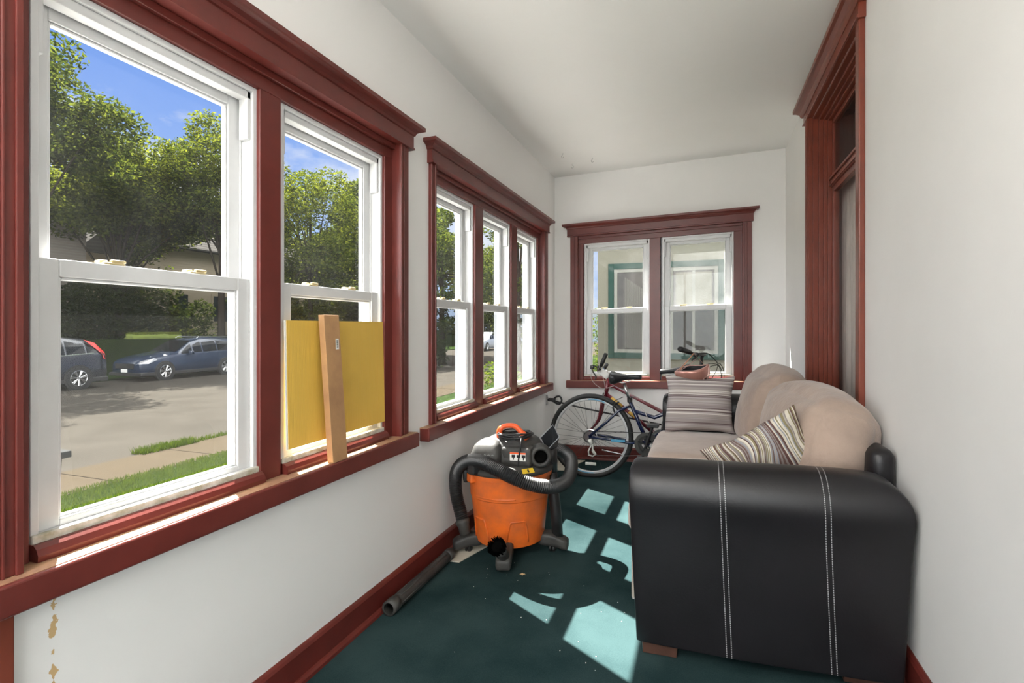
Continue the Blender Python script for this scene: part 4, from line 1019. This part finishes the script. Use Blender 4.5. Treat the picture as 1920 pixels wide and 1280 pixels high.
# ------------------------------------------------------------------ outdoors
SH[0] = 0.0
G = -.80
def numpy_mesh(name, V, F4, mat_, parent=None, smooth=False):
    me = bpy.data.meshes.new(name); off = np.array(wloc(parent)) if parent else np.zeros(3)
    if not parent:
        lo, hi = V.min(0), V.max(0); off = (lo+hi)/2; off[2] = lo[2]
    V = V - off
    me.vertices.add(len(V)); me.vertices.foreach_set('co', V.astype(np.float32).ravel())
    nf = len(F4); me.loops.add(nf*4); me.loops.foreach_set('vertex_index', F4.astype(np.int32).ravel())
    me.polygons.add(nf); me.polygons.foreach_set('loop_start', np.arange(0, nf*4, 4, dtype=np.int32)); me.polygons.foreach_set('loop_total', np.full(nf, 4, dtype=np.int32))
    me.update(calc_edges=True); me.materials.append(mat_)
    o = bpy.data.objects.new(name, me); COL.objects.link(o)
    if parent: o.parent = parent
    else: o.location = Vector(off)
    return o
def leafmat(name, c1, c2, tr=.45):
    m = bpy.data.materials.new(name); m.use_nodes = True; t = m.node_tree; t.nodes.clear(); n = t.nodes; l = t.links
    g = n.new('ShaderNodeNewGeometry'); r = n.new('ShaderNodeValToRGB'); l.new(g.outputs['Random Per Island'], r.inputs[0])
    r.color_ramp.elements[0].color = (*c1, 1); r.color_ramp.elements[1].color = (*c2, 1)
    d = n.new('ShaderNodeBsdfDiffuse'); tl = n.new('ShaderNodeBsdfTranslucent'); l.new(r.outputs[0], d.inputs[0])
    sc = n.new('ShaderNodeVectorMath'); sc.operation = 'MULTIPLY'; l.new(r.outputs[0], sc.inputs[0]); sc.inputs[1].default_value = (1.7, 1.6, .6); l.new(sc.outputs[0], tl.inputs[0])
    mx = n.new('ShaderNodeMixShader'); mx.inputs[0].default_value = tr; l.new(d.outputs[0], mx.inputs[1]); l.new(tl.outputs[0], mx.inputs[2])
    out = n.new('ShaderNodeOutputMaterial'); l.new(mx.outputs[0], out.inputs[0]); return m
LF = [leafmat('maple_leaves', (.010, .019, .004), (.070, .082, .018)), leafmat('elm_leaves', (.008, .016, .006), (.050, .062, .019)), leafmat('shrub_leaves', (.008, .014, .006), (.025, .034, .012)), leafmat('bright_leaves', (.04, .07, .012), (.075, .10, .018))]
M['bark'] = mat('tree_bark', (.026, .021, .016), .95, noise=(6, .4), bump=(20, .5, .02), spec=0)
rng = np.random.default_rng(5)
def leaves(blobs, per, size):
    """blobs: list of (centre, radii); returns quads"""
    Vs = []
    for c, r in blobs:
        nn_ = int(per*(r[0]*r[1]*r[2])**(2/3.)) if per > 0 else -per
        d = rng.normal(size=(nn_, 3)); d /= np.linalg.norm(d, axis=1)[:, None]
        rad = rng.uniform(.45, 1.05, nn_)**.6
        P_ = np.array(c) + d*np.array(r)*rad[:, None]
        u = rng.normal(size=(nn_, 3)); u[:, 2] *= .6; u /= np.linalg.norm(u, axis=1)[:, None]
        v = np.cross(u, rng.normal(size=(nn_, 3))); v /= np.linalg.norm(v, axis=1)[:, None]
        s_ = size*rng.uniform(.6, 1.3, nn_)[:, None]
        q = np.stack([P_-u*s_, P_-v*s_*.45, P_+u*s_, P_+v*s_*.45], 1)
        Vs.append(q.reshape(-1, 3))
    V = np.concatenate(Vs); F = np.arange(len(V)).reshape(-1, 4); return V, F
def tree(x, y, h, cr_, lab, m=0, base=.28, per=620, size=.095, group=None, nb=46, lean=(0, 0), cat='tree', name='tree', trunk=.22):
    root = thing(name, (x, y, G), lab, cat, group)
    bm = BM(); blobs = []
    top = Vector((x+lean[0], y+lean[1], G+h*.8)); tube(bm, smoothpts([(x, y, G-.1), (x+lean[0]*.2, y+lean[1]*.2, G+h*.25), (x+lean[0]*.6, y+lean[1]*.6, G+h*.5), top], 4), [trunk*(1-.8*k/12) for k in range(13)], 9)
    z0 = G + h*base; hc_ = (h*(1-base))/2
    for k in range(nb):
        for _ in range(30):
            d = rng.uniform(-1, 1, 3)
            if .35 < np.linalg.norm(d) < 1: break
        prof_ = 1.0
        c = np.array([x+lean[0]*.7+d[0]*cr_*.85, y+lean[1]*.7+d[1]*cr_*.85, z0+hc_+d[2]*hc_*.88])
        rr = cr_*rng.uniform(.19, .33)
        blobs.append((c, (rr, rr, rr*.72)))
        if k % 3 == 0:
            s_ = Vector((x+lean[0]*.4, y+lean[1]*.4, G+h*rng.uniform(.25, .6))); tube(bm, smoothpts([s_, s_.lerp(Vector(c), .5)+Vector((0, 0, .3)), Vector(c)], 3), [.06, .052, .045, .035, .025, .018, .010], 6)
    fin('trunk', bm, M['bark'], root, smooth=True)
    V, F = leaves(blobs, per, size); numpy_mesh('foliage', V, F, LF[m], root)
    return root
tg_ = 'street trees across the road'
tree(-22.5, 11.0, 13.0, 3.9, 'tall leafy tree at the left edge of the first window, over the parked cars', 1, .50, nb=70)
tree(-26, 17.2, 11.0, 4.4, 'broad sunlit tree in the middle of the first window, over the tan house', 0, .50, nb=80)
tree(-23, 20.2, 12.6, 3.4, 'tall tree at the right edge of the first window, beside the broad sunlit one', 0, .48, nb=66)
tree(-22, 25.5, 11.6, 4.6, 'dense rounded tree filling the window above the yellow board', 0, .16, nb=70)
tree(-21, 33, 13.4, 5.2, 'large tree behind the one filling the window above the yellow board', 1, .1, nb=60, size=.16)
tree(-13.4, 25.8, 8.6, 2.8, 'dark tree seen in the near pane of the triple window', 1, .03, nb=50)
tree(-22.0, 54, 12.5, 4.6, 'distant tree seen in the middle pane of the triple window', 0, .02, nb=60, size=.15)
tree(-9.6, 27.5, 9.8, 2.4, 'tree seen in the far pane of the triple window', 1, .02, nb=46)
tree(-43, 27, 14, 5.0, 'tall tree behind the tan house across the road', 1, .1, nb=46, size=.18)
tree(-47, 42, 15, 7, 'far background tree between the houses across the road', 1, .05, nb=50, size=.22)
tree(-42.5, 13, 13, 6, 'background tree behind the brick wall across the road', 1, .05, nb=50, size=.2)
def shrub(x, y, rx, ry, h, lab, m=2, size=.10, per=560, g=None, nb=34, z=None):
    z = G if z is None else z
    blobs = []
    for k in range(nb):
        d = rng.uniform(-1, 1, 3); blobs.append((np.array([x+d[0]*rx*.75, y+d[1]*ry*.8, z+h*.5+d[2]*h*.38]), (rx*.5, ry*.34, h*.22)))
    V, F = leaves(blobs, per, size); return tag(numpy_mesh('shrub', V, F, LF[m]), lab, 'shrub', g)
shrub(-25.2, 14.2, 1.6, 3.4, 4.0, 'dark overgrown shrub mass behind the rear of the left parked car', per=520)
shrub(-25.4, 19.5, 1.2, 2.0, 3.2, 'dark shrub behind the hood of the blue wagon', per=520)
shrub(-27.0, 18.2, 1.3, 2.6, 4.8, 'tall dark shrub in front of the tan house wall', per=520)
shrub(-24.4, 18.6, .9, 1.9, 1.9, 'low leafy shrub behind the blue wagon windscreen', 0, per=460)
shrub(-25.0, 10.6, 1.5, 3.0, 3.6, 'dark shrub behind the left parked car', per=520)
shrub(-24, 26, 1.6, 4.0, 4.2, 'dark hedge under the tree behind the yellow board', per=520)
shrub(-24, 35, 1.6, 5.0, 3.6, 'long dark hedge far along the road', per=460, size=.12)
shrub(-13.4, 22.5, 1.2, 1.8, 2.2, 'dark shrub at the kerb seen through the near pane of the triple window', per=420)
shrub(-4.6, 12.2, .55, .8, 1.15, 'flowering garden shrub by the walk seen in the middle pane of the triple window', 3, .06, per=500)
shrub(-3.9, 14.2, .8, .9, 2.2, 'tall yellow-green shrub seen in the far pane of the triple window', 3, .06, per=500)
shrub(-3.2, 18.5, .5, .8, 2.8, 'sunlit shrub seen in the gap beside the cream house', 3, .06, per=500)

# ground, road, walks
M['lawnbase'] = mat('lawn_soil', (.018, .030, .008), .95, noise=(2.5, .4, (.011, .021, .005)), bump=(60, .5, .02), spec=0)
M['asphalt'] = mat('asphalt', (.042, .038, .032), .9, spec=.0, noise=(.9, .18), bump=(120, .5, .008))
M['concrete'] = mat('tan_concrete', (.045, .036, .025), .9, spec=.0, noise=(4, .15), bump=(90, .3, .004))
M['brightlawn'] = mat('painted_sunlit_lawn', (.15, .19, .03), .95, noise=(6, .3))  # sun patch on the bank painted in as a brighter grass colour
def slab(name, m, *a): bm = BM(); box(bm, *a); return tag(fin(name, bm, m), kind='structure')
slab('ground', M['lawnbase'], -70, 12, -25, 70, G-.3, G-.02)
slab('ground_lawn', M['lawnbase'], -7.25, A-.2, -20, 60, G-.02, G)
slab('ground_walk', M['concrete'], -8.45, -7.25, -20, 60, G-.02, G+.01)
slab('ground_road', M['asphalt'], -21.2, -8.45, -20, 70, G-.02, G-.005)
slab('ground_verge', M['lawnbase'], -40, -21.2, -20, 70, G-.02, G+.06)
slab('ground_bank', M['lawnbase'], -24.0, -22.9, 14.6, 20.2, G, G+1.52)
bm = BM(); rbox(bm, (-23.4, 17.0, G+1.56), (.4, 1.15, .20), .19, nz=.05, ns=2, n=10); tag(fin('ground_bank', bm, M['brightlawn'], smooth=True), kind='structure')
slab('ground_slope', M['lawnbase'], -60, -24.6, -10, 70, G, G+1.5)
M['pale'] = mat('pale_bounce_concrete', (.37, .36, .345), .9, noise=(3, .1), spec=.1)  # for unseen pale ground added to bounce sun up into the porch
slab('ground_bounce', M['pale'], -4.2, A-.2, -9, B+.1, G, G+.012)
slab('ground_bounce_rear', M['pale'], A-.19, 8, -9, YN-.35, G, G+.012)
slab('ground_side', M['concrete'], A-.2, 12, B+.2, 8.0, G-.02, G)
# joints in the walk
bm = BM()
for y in np.arange(-3, 20, 1.55): box(bm, -8.42, -7.28, y, y+.015, G+.008, G+.0125)
tag(fin('ground_joint', bm, mat('joint_dirt', (.012, .010, .008), .95, spec=0)), kind='structure')
# grass blades on the near lawn and weeds along the kerb
def blades(xr, yr, n_, h_, m_, name, lab, wd=.006):
    x = rng.uniform(*xr, n_); y = rng.uniform(*yr, n_); h = h_*rng.uniform(.4, 1.2, n_); a = rng.uniform(0, 2*PI, n_)
    dx, dy_ = np.cos(a)*wd, np.sin(a)*wd; lx, ly = rng.normal(0, .3, n_)*h, rng.normal(0, .3, n_)*h; z = np.full(n_, G)
    V = np.stack([np.stack([x-dx, y-dy_, z], 1), np.stack([x+dx, y+dy_, z], 1), np.stack([x+dx*.2+lx, y+dy_*.2+ly, z+h], 1), np.stack([x-dx*.2+lx, y-dy_*.2+ly, z+h], 1)], 1).reshape(-1, 3)
    return tag(numpy_mesh(name, V, np.arange(n_*4).reshape(-1, 4), m_), lab, 'grass', kind='stuff')
LG = leafmat('grass_blades', (.014, .030, .003), (.048, .070, .008), .35)
blades((-7.35, -4.4), (2.2, 12), 80000, .05, LG, 'grass', 'short green lawn grass between the porch and the sidewalk')
G_ = G; G = G_+1.70
blades((-23.75, -23.05), (15.95, 18.05), 5000, .10, leafmat('painted_lit_grass', (.07, .10, .012), (.16, .19, .03)), 'grass_tuft', 'patch of bank grass behind the parked cars, coloured bright as if sunlit', wd=.02)  # blade colour lightened to paint the same sun patch
G = G_
bl = []
for (x, y, s_) in [(-8.3, 6.35, .5), (-8.35, 7.3, .45), (-8.35, 8.2, .5), (-8.3, 9.3, .5)]:
    pass
blades((-8.65, -8.35), (5.9, 6.9), 1500, .10, LG, 'weeds', 'clump of green weeds growing in the gutter of the near kerb')
blades((-8.6, -8.4), (7.0, 9.5), 1200, .07, LG, 'weeds', 'thin line of weeds farther along the near kerb')

# houses across the road
M['siding'] = mat('tan_siding', (.27, .225, .165), .8, spec=.1)
n, l, b = nodes(M['siding']); c = n.new('ShaderNodeTexCoord'); sp_ = n.new('ShaderNodeSeparateXYZ'); l.new(c.outputs['Object'], sp_.inputs[0])
q = n.new('ShaderNodeMath'); q.operation = 'MULTIPLY'; q.inputs[1].default_value = 6; l.new(sp_.outputs['Z'], q.inputs[0]); f = n.new('ShaderNodeMath'); f.operation = 'FRACT'; l.new(q.outputs[0], f.inputs[0])
bp = n.new('ShaderNodeBump'); bp.inputs['Strength'].default_value = .8; bp.inputs['Distance'].default_value = .03; bp.invert = True; l.new(f.outputs[0], bp.inputs['Height']); l.new(bp.outputs[0], b.inputs['Normal'])
M['brick'] = mat('grey_tan_brick', (.15, .125, .105), .85)
n, l, b = nodes(M['brick']); c = n.new('ShaderNodeTexCoord'); mp_ = n.new('ShaderNodeMapping'); mp_.inputs['Rotation'].default_value = (PI/2, 0, PI/2); l.new(c.outputs['Object'], mp_.inputs[0])
bt = n.new('ShaderNodeTexBrick'); l.new(mp_.outputs[0], bt.inputs[0]); nset(bt, Scale=4.0, Color1=(.21, .18, .15, 1), Color2=(.16, .135, .115, 1), Mortar=(.26, .25, .23, 1)); l.new(bt.outputs[0], b.inputs['Base Color'])
M['shingle'] = mat('grey_shingle', (.20, .18, .165), .9, spec=0)
n, l, b = nodes(M['shingle']); c = n.new('ShaderNodeTexCoord'); wv = n.new('ShaderNodeTexWave'); wv.bands_direction = 'Z'; nset(wv, Scale=1.6, Distortion=1.0); l.new(c.outputs['Object'], wv.inputs[0]); r = n.new('ShaderNodeValToRGB'); l.new(wv.outputs[0], r.inputs[0]); r.color_ramp.elements[0].color = (.030, .028, .026, 1); r.color_ramp.elements[1].color = (.050, .047, .043, 1); l.new(r.outputs[0], b.inputs['Base Color'])
M['darkwin'] = mat('dark_house_window', (.02, .025, .03), .12)
hs = thing('brick_house', (-31, 13.2, G), 'tall brick house wall at the left edge of the first window', 'house')
bm = BM(); box(bm, -34, -28.2, 9, 17.1, G, 6.9); fin('wall', bm, M['brick'], hs)
bm = BM(); prism(bm, [(8.6, 6.9), (17.5, 6.9), (13, 9.5)], lambda y, z: (-28, y, z), lambda y, z: (-34.2, y, z)); fin('roof', bm, M['shingle'], hs)
hh = thing('tan_house', (-33, 23, G), 'tan sided house with grey shingled roof behind the trees across the road', 'house')
bm = BM(); box(bm, -38, -30.5, 18.2, 27.5, G, 5.2); box(bm, -38, -29.4, 21.3, 29.0, G, 6.0); fin('wall', bm, M['siding'], hh)
bm = BM(); prism(bm, [(-28.9, 6.0), (-33.8, 9.1), (-38.5, 6.0), (-38.5, 5.9), (-28.9, 5.9)], lambda x, z: (x, 20.9, z), lambda x, z: (x, 29.5, z)); 
prism(bm, [(17.8, 5.2), (20.2, 7.4), (22.6, 5.2)], lambda y, z: (-30.2, y, z), lambda y, z: (-38, y, z)); fin('roof', bm, M['shingle'], hh)
for y0, y1, z0, z1, xx in ((19.9, 20.6, 3.6, 5.1, -30.5), (25.2, 26.2, 1.6, 3.2, -29.4), (22.6, 23.4, 1.6, 3.2, -29.4)):
    bm = BM(); box(bm, xx, xx+.06, y0-.14, y1+.14, z0-.14, z1+.14); wf = fin('window', bm, M['siding'], hh); bm = BM(); box(bm, xx+.05, xx+.08, y0, y1, z0, z1); fin('window_pane', bm, M['darkwin'], wf)
h3 = thing('far_house', (-34, 36, G), 'distant tan house farther along the road behind the trees', 'house')
bm = BM(); box(bm, -38, -29, 31, 41, G, 5.5); fin('wall', bm, M['siding'], h3)
bm = BM(); prism(bm, [(-28.4, 5.4), (-33.5, 9), (-38.6, 5.4)], lambda x, z: (x, 30.5, z), lambda x, z: (x, 41.5, z)); fin('roof', bm, M['shingle'], h3)

# cream stucco neighbour beyond the end window
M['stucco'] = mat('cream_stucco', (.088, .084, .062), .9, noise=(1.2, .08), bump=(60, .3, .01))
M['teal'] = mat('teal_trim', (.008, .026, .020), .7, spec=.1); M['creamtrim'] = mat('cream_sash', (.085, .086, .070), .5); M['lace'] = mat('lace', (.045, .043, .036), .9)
NY = 8.0
nb_ = thing('cream_house', (3.5, NY+3, G), 'cream stucco house with teal window trim beyond the end window', 'house')
bm = BM(); box(bm, -1.505, 9, NY, NY+7, G, 4.6); fin('wall', bm, M['stucco'], nb_)
bm = BM(); prism(bm, [(NY-.35, 4.6), (NY+3.5, 6.6), (NY+7.3, 4.6)], lambda y, z: (-1.7, y, z), lambda y, z: (9.2, y, z)); fin('roof', bm, M['shingle'], nb_)
bm = BM(); box(bm, -1.505, 9, NY-.015, NY, 2.50, 2.53); fin('belt_line', bm, M['stucco'], nb_)
TNY = lambda u, d, z: (u, NY+d, z)
def nwin(u0, u1, z0, z1, div, blind):
    bm = BM(); ring(bm, TNY, u0, u1, z0, z1, .085, -.03, .0); o = fin('window_trim', bm, M['teal'], nb_, bevel=.004)
    bm = BM(); ring(bm, TNY, u0+.085, u1-.085, z0+.085, z1-.085, .05, -.018, .03)
    if div: TBX(bm, TNY, (u0+u1)/2-.02, (u0+u1)/2+.02, -.010, .03, z0+.1, z1-.1)
    fin('window_sash', bm, M['creamtrim'], o, bevel=.002)
    bm = BM(); TBX(bm, TNY, u0+.13, u1-.13, -.004, -.001, z0+.13, z1-.13); fin('window_pane', bm, M['nglass'], o)
M['nglass'] = mat('neighbour_window_glass', (.022, .020, .017), .14, spec=.25, noise=(6, .5)); 
nwin(-1.342, -.54, .775, 2.19, False, 0)
nwin(-.54, .289, .775, 2.19, True, 0)
bm = BM()
for k in range(16): TBX(bm, TNY, -1.10+.026*k, -1.10+.026*k+.020, -.006, -.004, .93, 1.98 - .018*k)
fin('lace_curtain', bm, M['lace'], nb_)
bm = BM(); TBX(bm, TNY, -.37, .12, -.008, -.0045, 1.50, 2.03); fin('roller_shade', bm, M['stucco'], nb_)

# parked cars
M['carblue'] = mat('dark_blue_car_paint', (.010, .019, .040), .25, coat=.6); M['cargrey'] = mat('dark_slate_car_paint', (.012, .014, .020), .25, coat=.6)
M['carsilver'] = mat('silver_car_paint', (.30, .31, .33), .25, coat=1.0)
M['carglass'] = mat('car_glass', (.006, .007, .008), .10, spec=.25)
M['tail'] = mat('red_tail_lamp', (.55, .02, .012), .2); M['headl'] = mat('headlamp', (.5, .5, .5), .12, metal=.3)
def car(loc, L_, stations, wheels, R_, lab, paint, glass_rng, tails=True, rails=True):
    """local: nose at y=0, tail at y=L_; x=0 centre; the kerbside flank faces +x. stations: (y, half width, belt z, top z, half width top)"""
    x0, y0, z0 = loc; root = thing('car', loc, lab, 'car'); bm = BM(); rings = []
    for (y, hw, zb, zt, ht, zl) in stations:
        sec = [(0, zl), (hw*.9, zl), (hw*.985, zl+.10), (hw, zl+.28), (hw*.985, zb-.07), (hw*.94, zb), ((hw*.94+ht)/2+.01, (zb+zt)/2), (ht, zt-.05), (ht-.10, zt-.005), (0, zt)]
        ring_ = [bm.verts.new((x0+a, y0+y, z0+c)) for a, c in sec] + [bm.verts.new((x0-a, y0+y, z0+c)) for a, c in sec[-2:0:-1]]
        rings.append(ring_)
    n_ = len(rings[0])
    for a, b_ in zip(rings, rings[1:]):
        for k in range(n_): bm.faces.new((a[k], a[(k+1) % n_], b_[(k+1) % n_], b_[k]))
    bm.faces.new(rings[0]); bm.faces.new(rings[-1][::-1])
    glass_q = []
    for s_, e_ in glass_rng:
        for i in range(s_, e_):
            for sgn in (1, -1):
                def gp(st, k):
                    y, hw, zb, zt, ht, zl = st; f = [.06, .94][k]
                    a0, c0 = hw*.94, zb; a1, c1 = ht, zt-.05
                    am, cm_ = (hw*.94+ht)/2+.01, (zb+zt)/2
                    pts = [(a0, c0), (am, cm_), (a1, c1)]
                    return (pts[0], pts[1]) if k == 0 else (pts[1], pts[2])
                glass_q.append((i, sgn))
    body = fin('body', bm, paint, root, smooth=True); body.modifiers.new('e', 'EDGE_SPLIT').split_angle = .7
    for side_ in (1, -1):
      bm = BM()
      for i, sgn in glass_q:
        if sgn != side_: continue
        A_, B_ = stations[i], stations[i+1]
        def P3(st):
            y, hw, zb, zt, ht, zl = st
            return [(hw*.94+.006, zb+.02), ((hw*.94+ht)/2+.018, (zb+zt)/2), (ht+.008, zt-.075)], y
        pa, ya = P3(A_); pb, yb = P3(B_)
        yb_ = yb-.03 if abs(yb-ya) > .3 else yb; ya_ = ya+.03 if abs(yb-ya) > .3 else ya
        va = [bm.verts.new((x0+sgn*a, y0+ya_, z0+c)) for a, c in pa]; vb = [bm.verts.new((x0+sgn*a, y0+yb_, z0+c)) for a, c in pb]
        for k in range(2): bm.faces.new((va[k], va[k+1], vb[k+1], vb[k]))
      fin('side_windows', bm, M['carglass'], body)
    return root, body
def wscreen(body, x0, y0, z0, ya, za, wa, yb, zb, wb, nm='windscreen', dy=-.012):
    bm = BM(); v = [bm.verts.new(p) for p in ((x0-wa, y0+ya+dy, z0+za), (x0+wa, y0+ya+dy, z0+za), (x0+wb, y0+yb+dy, z0+zb), (x0-wb, y0+yb+dy, z0+zb))]; bm.faces.new(v); o = fin(nm, bm, M['carglass'], body)
def car_wheel(root, x, y, z, R_, W_=.2):
    bm = BM(); lathe(bm, [(R_+.06, -.02), (R_+.06, .012)], 28, (x, y, z), 'x'); ar = fin('wheel_arch', bm, M['rubber'], root)
    bm = BM(); lathe(bm, [(R_*.62, .02), (R_*.7, .03), (R_*.97, .028), (R_, .0), (R_, -W_)], 32, (x, y, z), 'x'); wh = fin('wheel', bm, M['rubber'], root, smooth=False)
    bm = BM(); lathe(bm, [(R_*.70, .034), (R_*.66, .036), (R_*.64, .026)], 32, (x, y, z), 'x', cap=False)
    for k in range(7):
        a = k*2*PI/7+.3
        for da in (-.11, .11): tube(bm, [(x+.03, y+.03*math.cos(a), z+.03*math.sin(a)), (x+.034, y+R_*.66*math.cos(a+da), z+R_*.66*math.sin(a+da))], .020, 5)
    lathe(bm, [(.055, .03), (.045, .042), (.001, .044)], 16, (x, y, z), 'x', cap=False)
    fin('rim', bm, M['steel'], wh)
# blue wagon, nose to the left
S1 = [(0, .60, .60, .64, .50, .30), (.04, .74, .66, .74, .60, .22), (.25, .85, .74, .86, .70, .20), (.9, .89, .86, .97, .78, .18), (1.45, .90, .93, 1.05, .80, .18), (1.62, .90, .95, 1.12, .76, .18), (2.15, .90, .99, 1.46, .66, .18), (2.6, .90, 1.01, 1.58, .62, .18), (3.3, .90, 1.02, 1.61, .62, .18), (4.0, .90, 1.04, 1.58, .61, .18), (4.45, .88, 1.06, 1.50, .60, .20), (4.72, .84, 1.04, 1.16, .66, .25), (4.80, .78, .90, .98, .60, .35)]
cx, cy = -20.45, 13.72
r1, b1 = car((cx, cy, G), 4.8, S1, None, .34, 'dark blue wagon parked across the road, facing left', M['carblue'], [(5, 10)])
wscreen(b1, cx, cy, G, 1.50, 1.08, .70, 2.22, 1.50, .58)
for y in (.92, 3.68):
    for s_ in (1,): car_wheel(r1, cx+.90*s_-.0, cy+y, G+.34, .34)
bm = BM(); v = [bm.verts.new((cx+a, cy+b_, G+c)) for a, b_, c in ((.90, .62, .80), (.87, .30, .66), (.72, .02, .66), (.74, .06, .76), (.88, .5, .86))]; bm.faces.new(v); fin('headlamp', bm, M['headl'], r1)
bm = BM(); box(bm, cx-.5, cx+.5, cy-.015, cy+.02, G+.48, G+.66); fin('grille', bm, M['rubber'], r1)
bm = BM(); box(bm, cx-.16, cx+.16, cy-.03, cy-.01, G+.34, G+.46); fin('license_plate', bm, M['white'], r1)
bm = BM(); box(bm, cx-.86, cx+.905, cy-.01, cy+4.75, G+.20, G+.33); fin('lower_cladding', bm, M['rubber'], r1, bevel=.02)

bm = BM(); rbox(bm, (cx+1.0, cy+1.95, G+1.02), (.10, .07, .07), .03, n=4); fin('mirror', bm, M['carblue'], r1, smooth=True)
for s_ in (-1, 1):
    bm = BM(); tube(bm, [(cx+s_*.60, cy+2.5, G+1.58), (cx+s_*.60, cy+2.6, G+1.64), (cx+s_*.60, cy+4.2, G+1.62), (cx+s_*.60, cy+4.3, G+1.54)], .018, 6); fin('roof_rail', bm, M['steel'], r1)
# slate suv, tail towards the wagon
S2 = [(0, .65, .70, .76, .55, .3), (.2, .86, .82, .92, .72, .22), (1.0, .93, .95, 1.08, .82, .2), (1.5, .94, 1.02, 1.15, .82, .2), (2.1, .94, 1.06, 1.58, .68, .2), (2.6, .94, 1.08, 1.70, .65, .2), (3.4, .94, 1.10, 1.71, .65, .2), (4.0, .94, 1.14, 1.66, .64, .2), (4.35, .93, 1.16, 1.52, .66, .2), (4.58, .91, 1.10, 1.22, .72, .22), (4.66, .84, .92, .98, .66, .3)]
cx2, cy2 = -20.15, 7.70
r2, b2 = car((cx2, cy2, G), 4.66, S2, None, .37, 'dark slate SUV parked across the road with red tail lamps', M['cargrey'], [(3, 8)])
bm = BM(); box(bm, cx2-.9, cx2+.95, cy2+.1, cy2+4.64, G+.21, G+.36); fin('lower_cladding', bm, M['rubber'], r2, bevel=.02)
for y in (.95, 3.72): car_wheel(r2, cx2+.94, cy2+y, G+.37, .37)
for s_ in (1, -1):
    bm = BM(); v = [bm.verts.new((cx2+s_*a, cy2+b_, G+c)) for a, b_, c in ((.70, 4.02, 1.62), (.69, 4.36, 1.50), (.80, 4.60, 1.18), (.88, 4.61, .96), (.93, 4.50, .96), (.91, 4.46, 1.14))]; bm.faces.new(v); fin('tail_lamp', bm, M['tail'], r2)
bm = BM(); tube(bm, [(cx2+.945, cy2+1.6, G+1.03), (cx2+.93, cy2+4.2, G+1.17)], .012, 6); tube(bm, [(cx2+.95, cy2+1.4, G+.36), (cx2+.95, cy2+3.1, G+.36)], .014, 6); fin('chrome_strips', bm, M['chrome'], r2)
# pale car far along the road
cx3, cy3 = -18.3, 41.0
r3, b3 = car((cx3, cy3, G), 4.66, S1, None, .34, 'pale silver car parked far along the road, seen through the triple window', M['carsilver'], [(5, 10)])
for y in (.92, 3.68): car_wheel(r3, cx3+.90, cy3+y, G+.34, .34)

# street lamp
sl_ = thing('street_lamp', (-27.2, 31.0, G), 'street lamp with curved arm in front of the trees above the yellow board', 'street lamp')
bm = BM(); tube(bm, [(-27.9, 31.0, G), (-27.9, 31.0, 10.6)], [.11, .07], 10); fin('pole', bm, M['bark'], sl_)
bm = BM(); tube(bm, smoothpts([(-27.9, 31.0, 10.4), (-27.7, 31.6, 11.3), (-27.2, 32.4, 11.65)], 5), .035, 8); fin('arm', bm, M['steel'], sl_)
bm = BM(); rbox(bm, (-26.7, 32.8, 11.62), (.45, .16, .09), .07, n=6, M=None); fin('lamp_head', bm, M['steel'], sl_, smooth=True)
# dark bin on the lawn
bn = thing('trash_bin', (-4.75, 2.30, G), 'dark grey wheeled trash bin on the lawn, lower left of the first window', 'trash bin')
bm = BM(); loft(bm, [(-4.75, 2.34, G+.03, .20, .22), (-4.75, 2.34, G+1.05, .25, .255)], p=8, seg=32); M['binpl'] = mat('bin_plastic', (.016, .017, .017), .8, spec=.08); fin('bin_body', bm, M['binpl'], bn)
bm = BM(); rbox(bm, (-4.75, 2.34, G+1.085), (.275, .28, .03), .015, n=6); fin('lid', bm, M['binpl'], bn)
bm = BM(); lathe(bm, [(.10, -.02), (.10, .02)], 20, (-4.97, 2.19, G+.10), 'x'); fin('wheel', bm, M['rubber'], bn)
# porch column / siding of our own house outside, seen at a grazing angle
slab('ground_porch', M['concrete'], A-.16, C, YN, B, G, -.15)
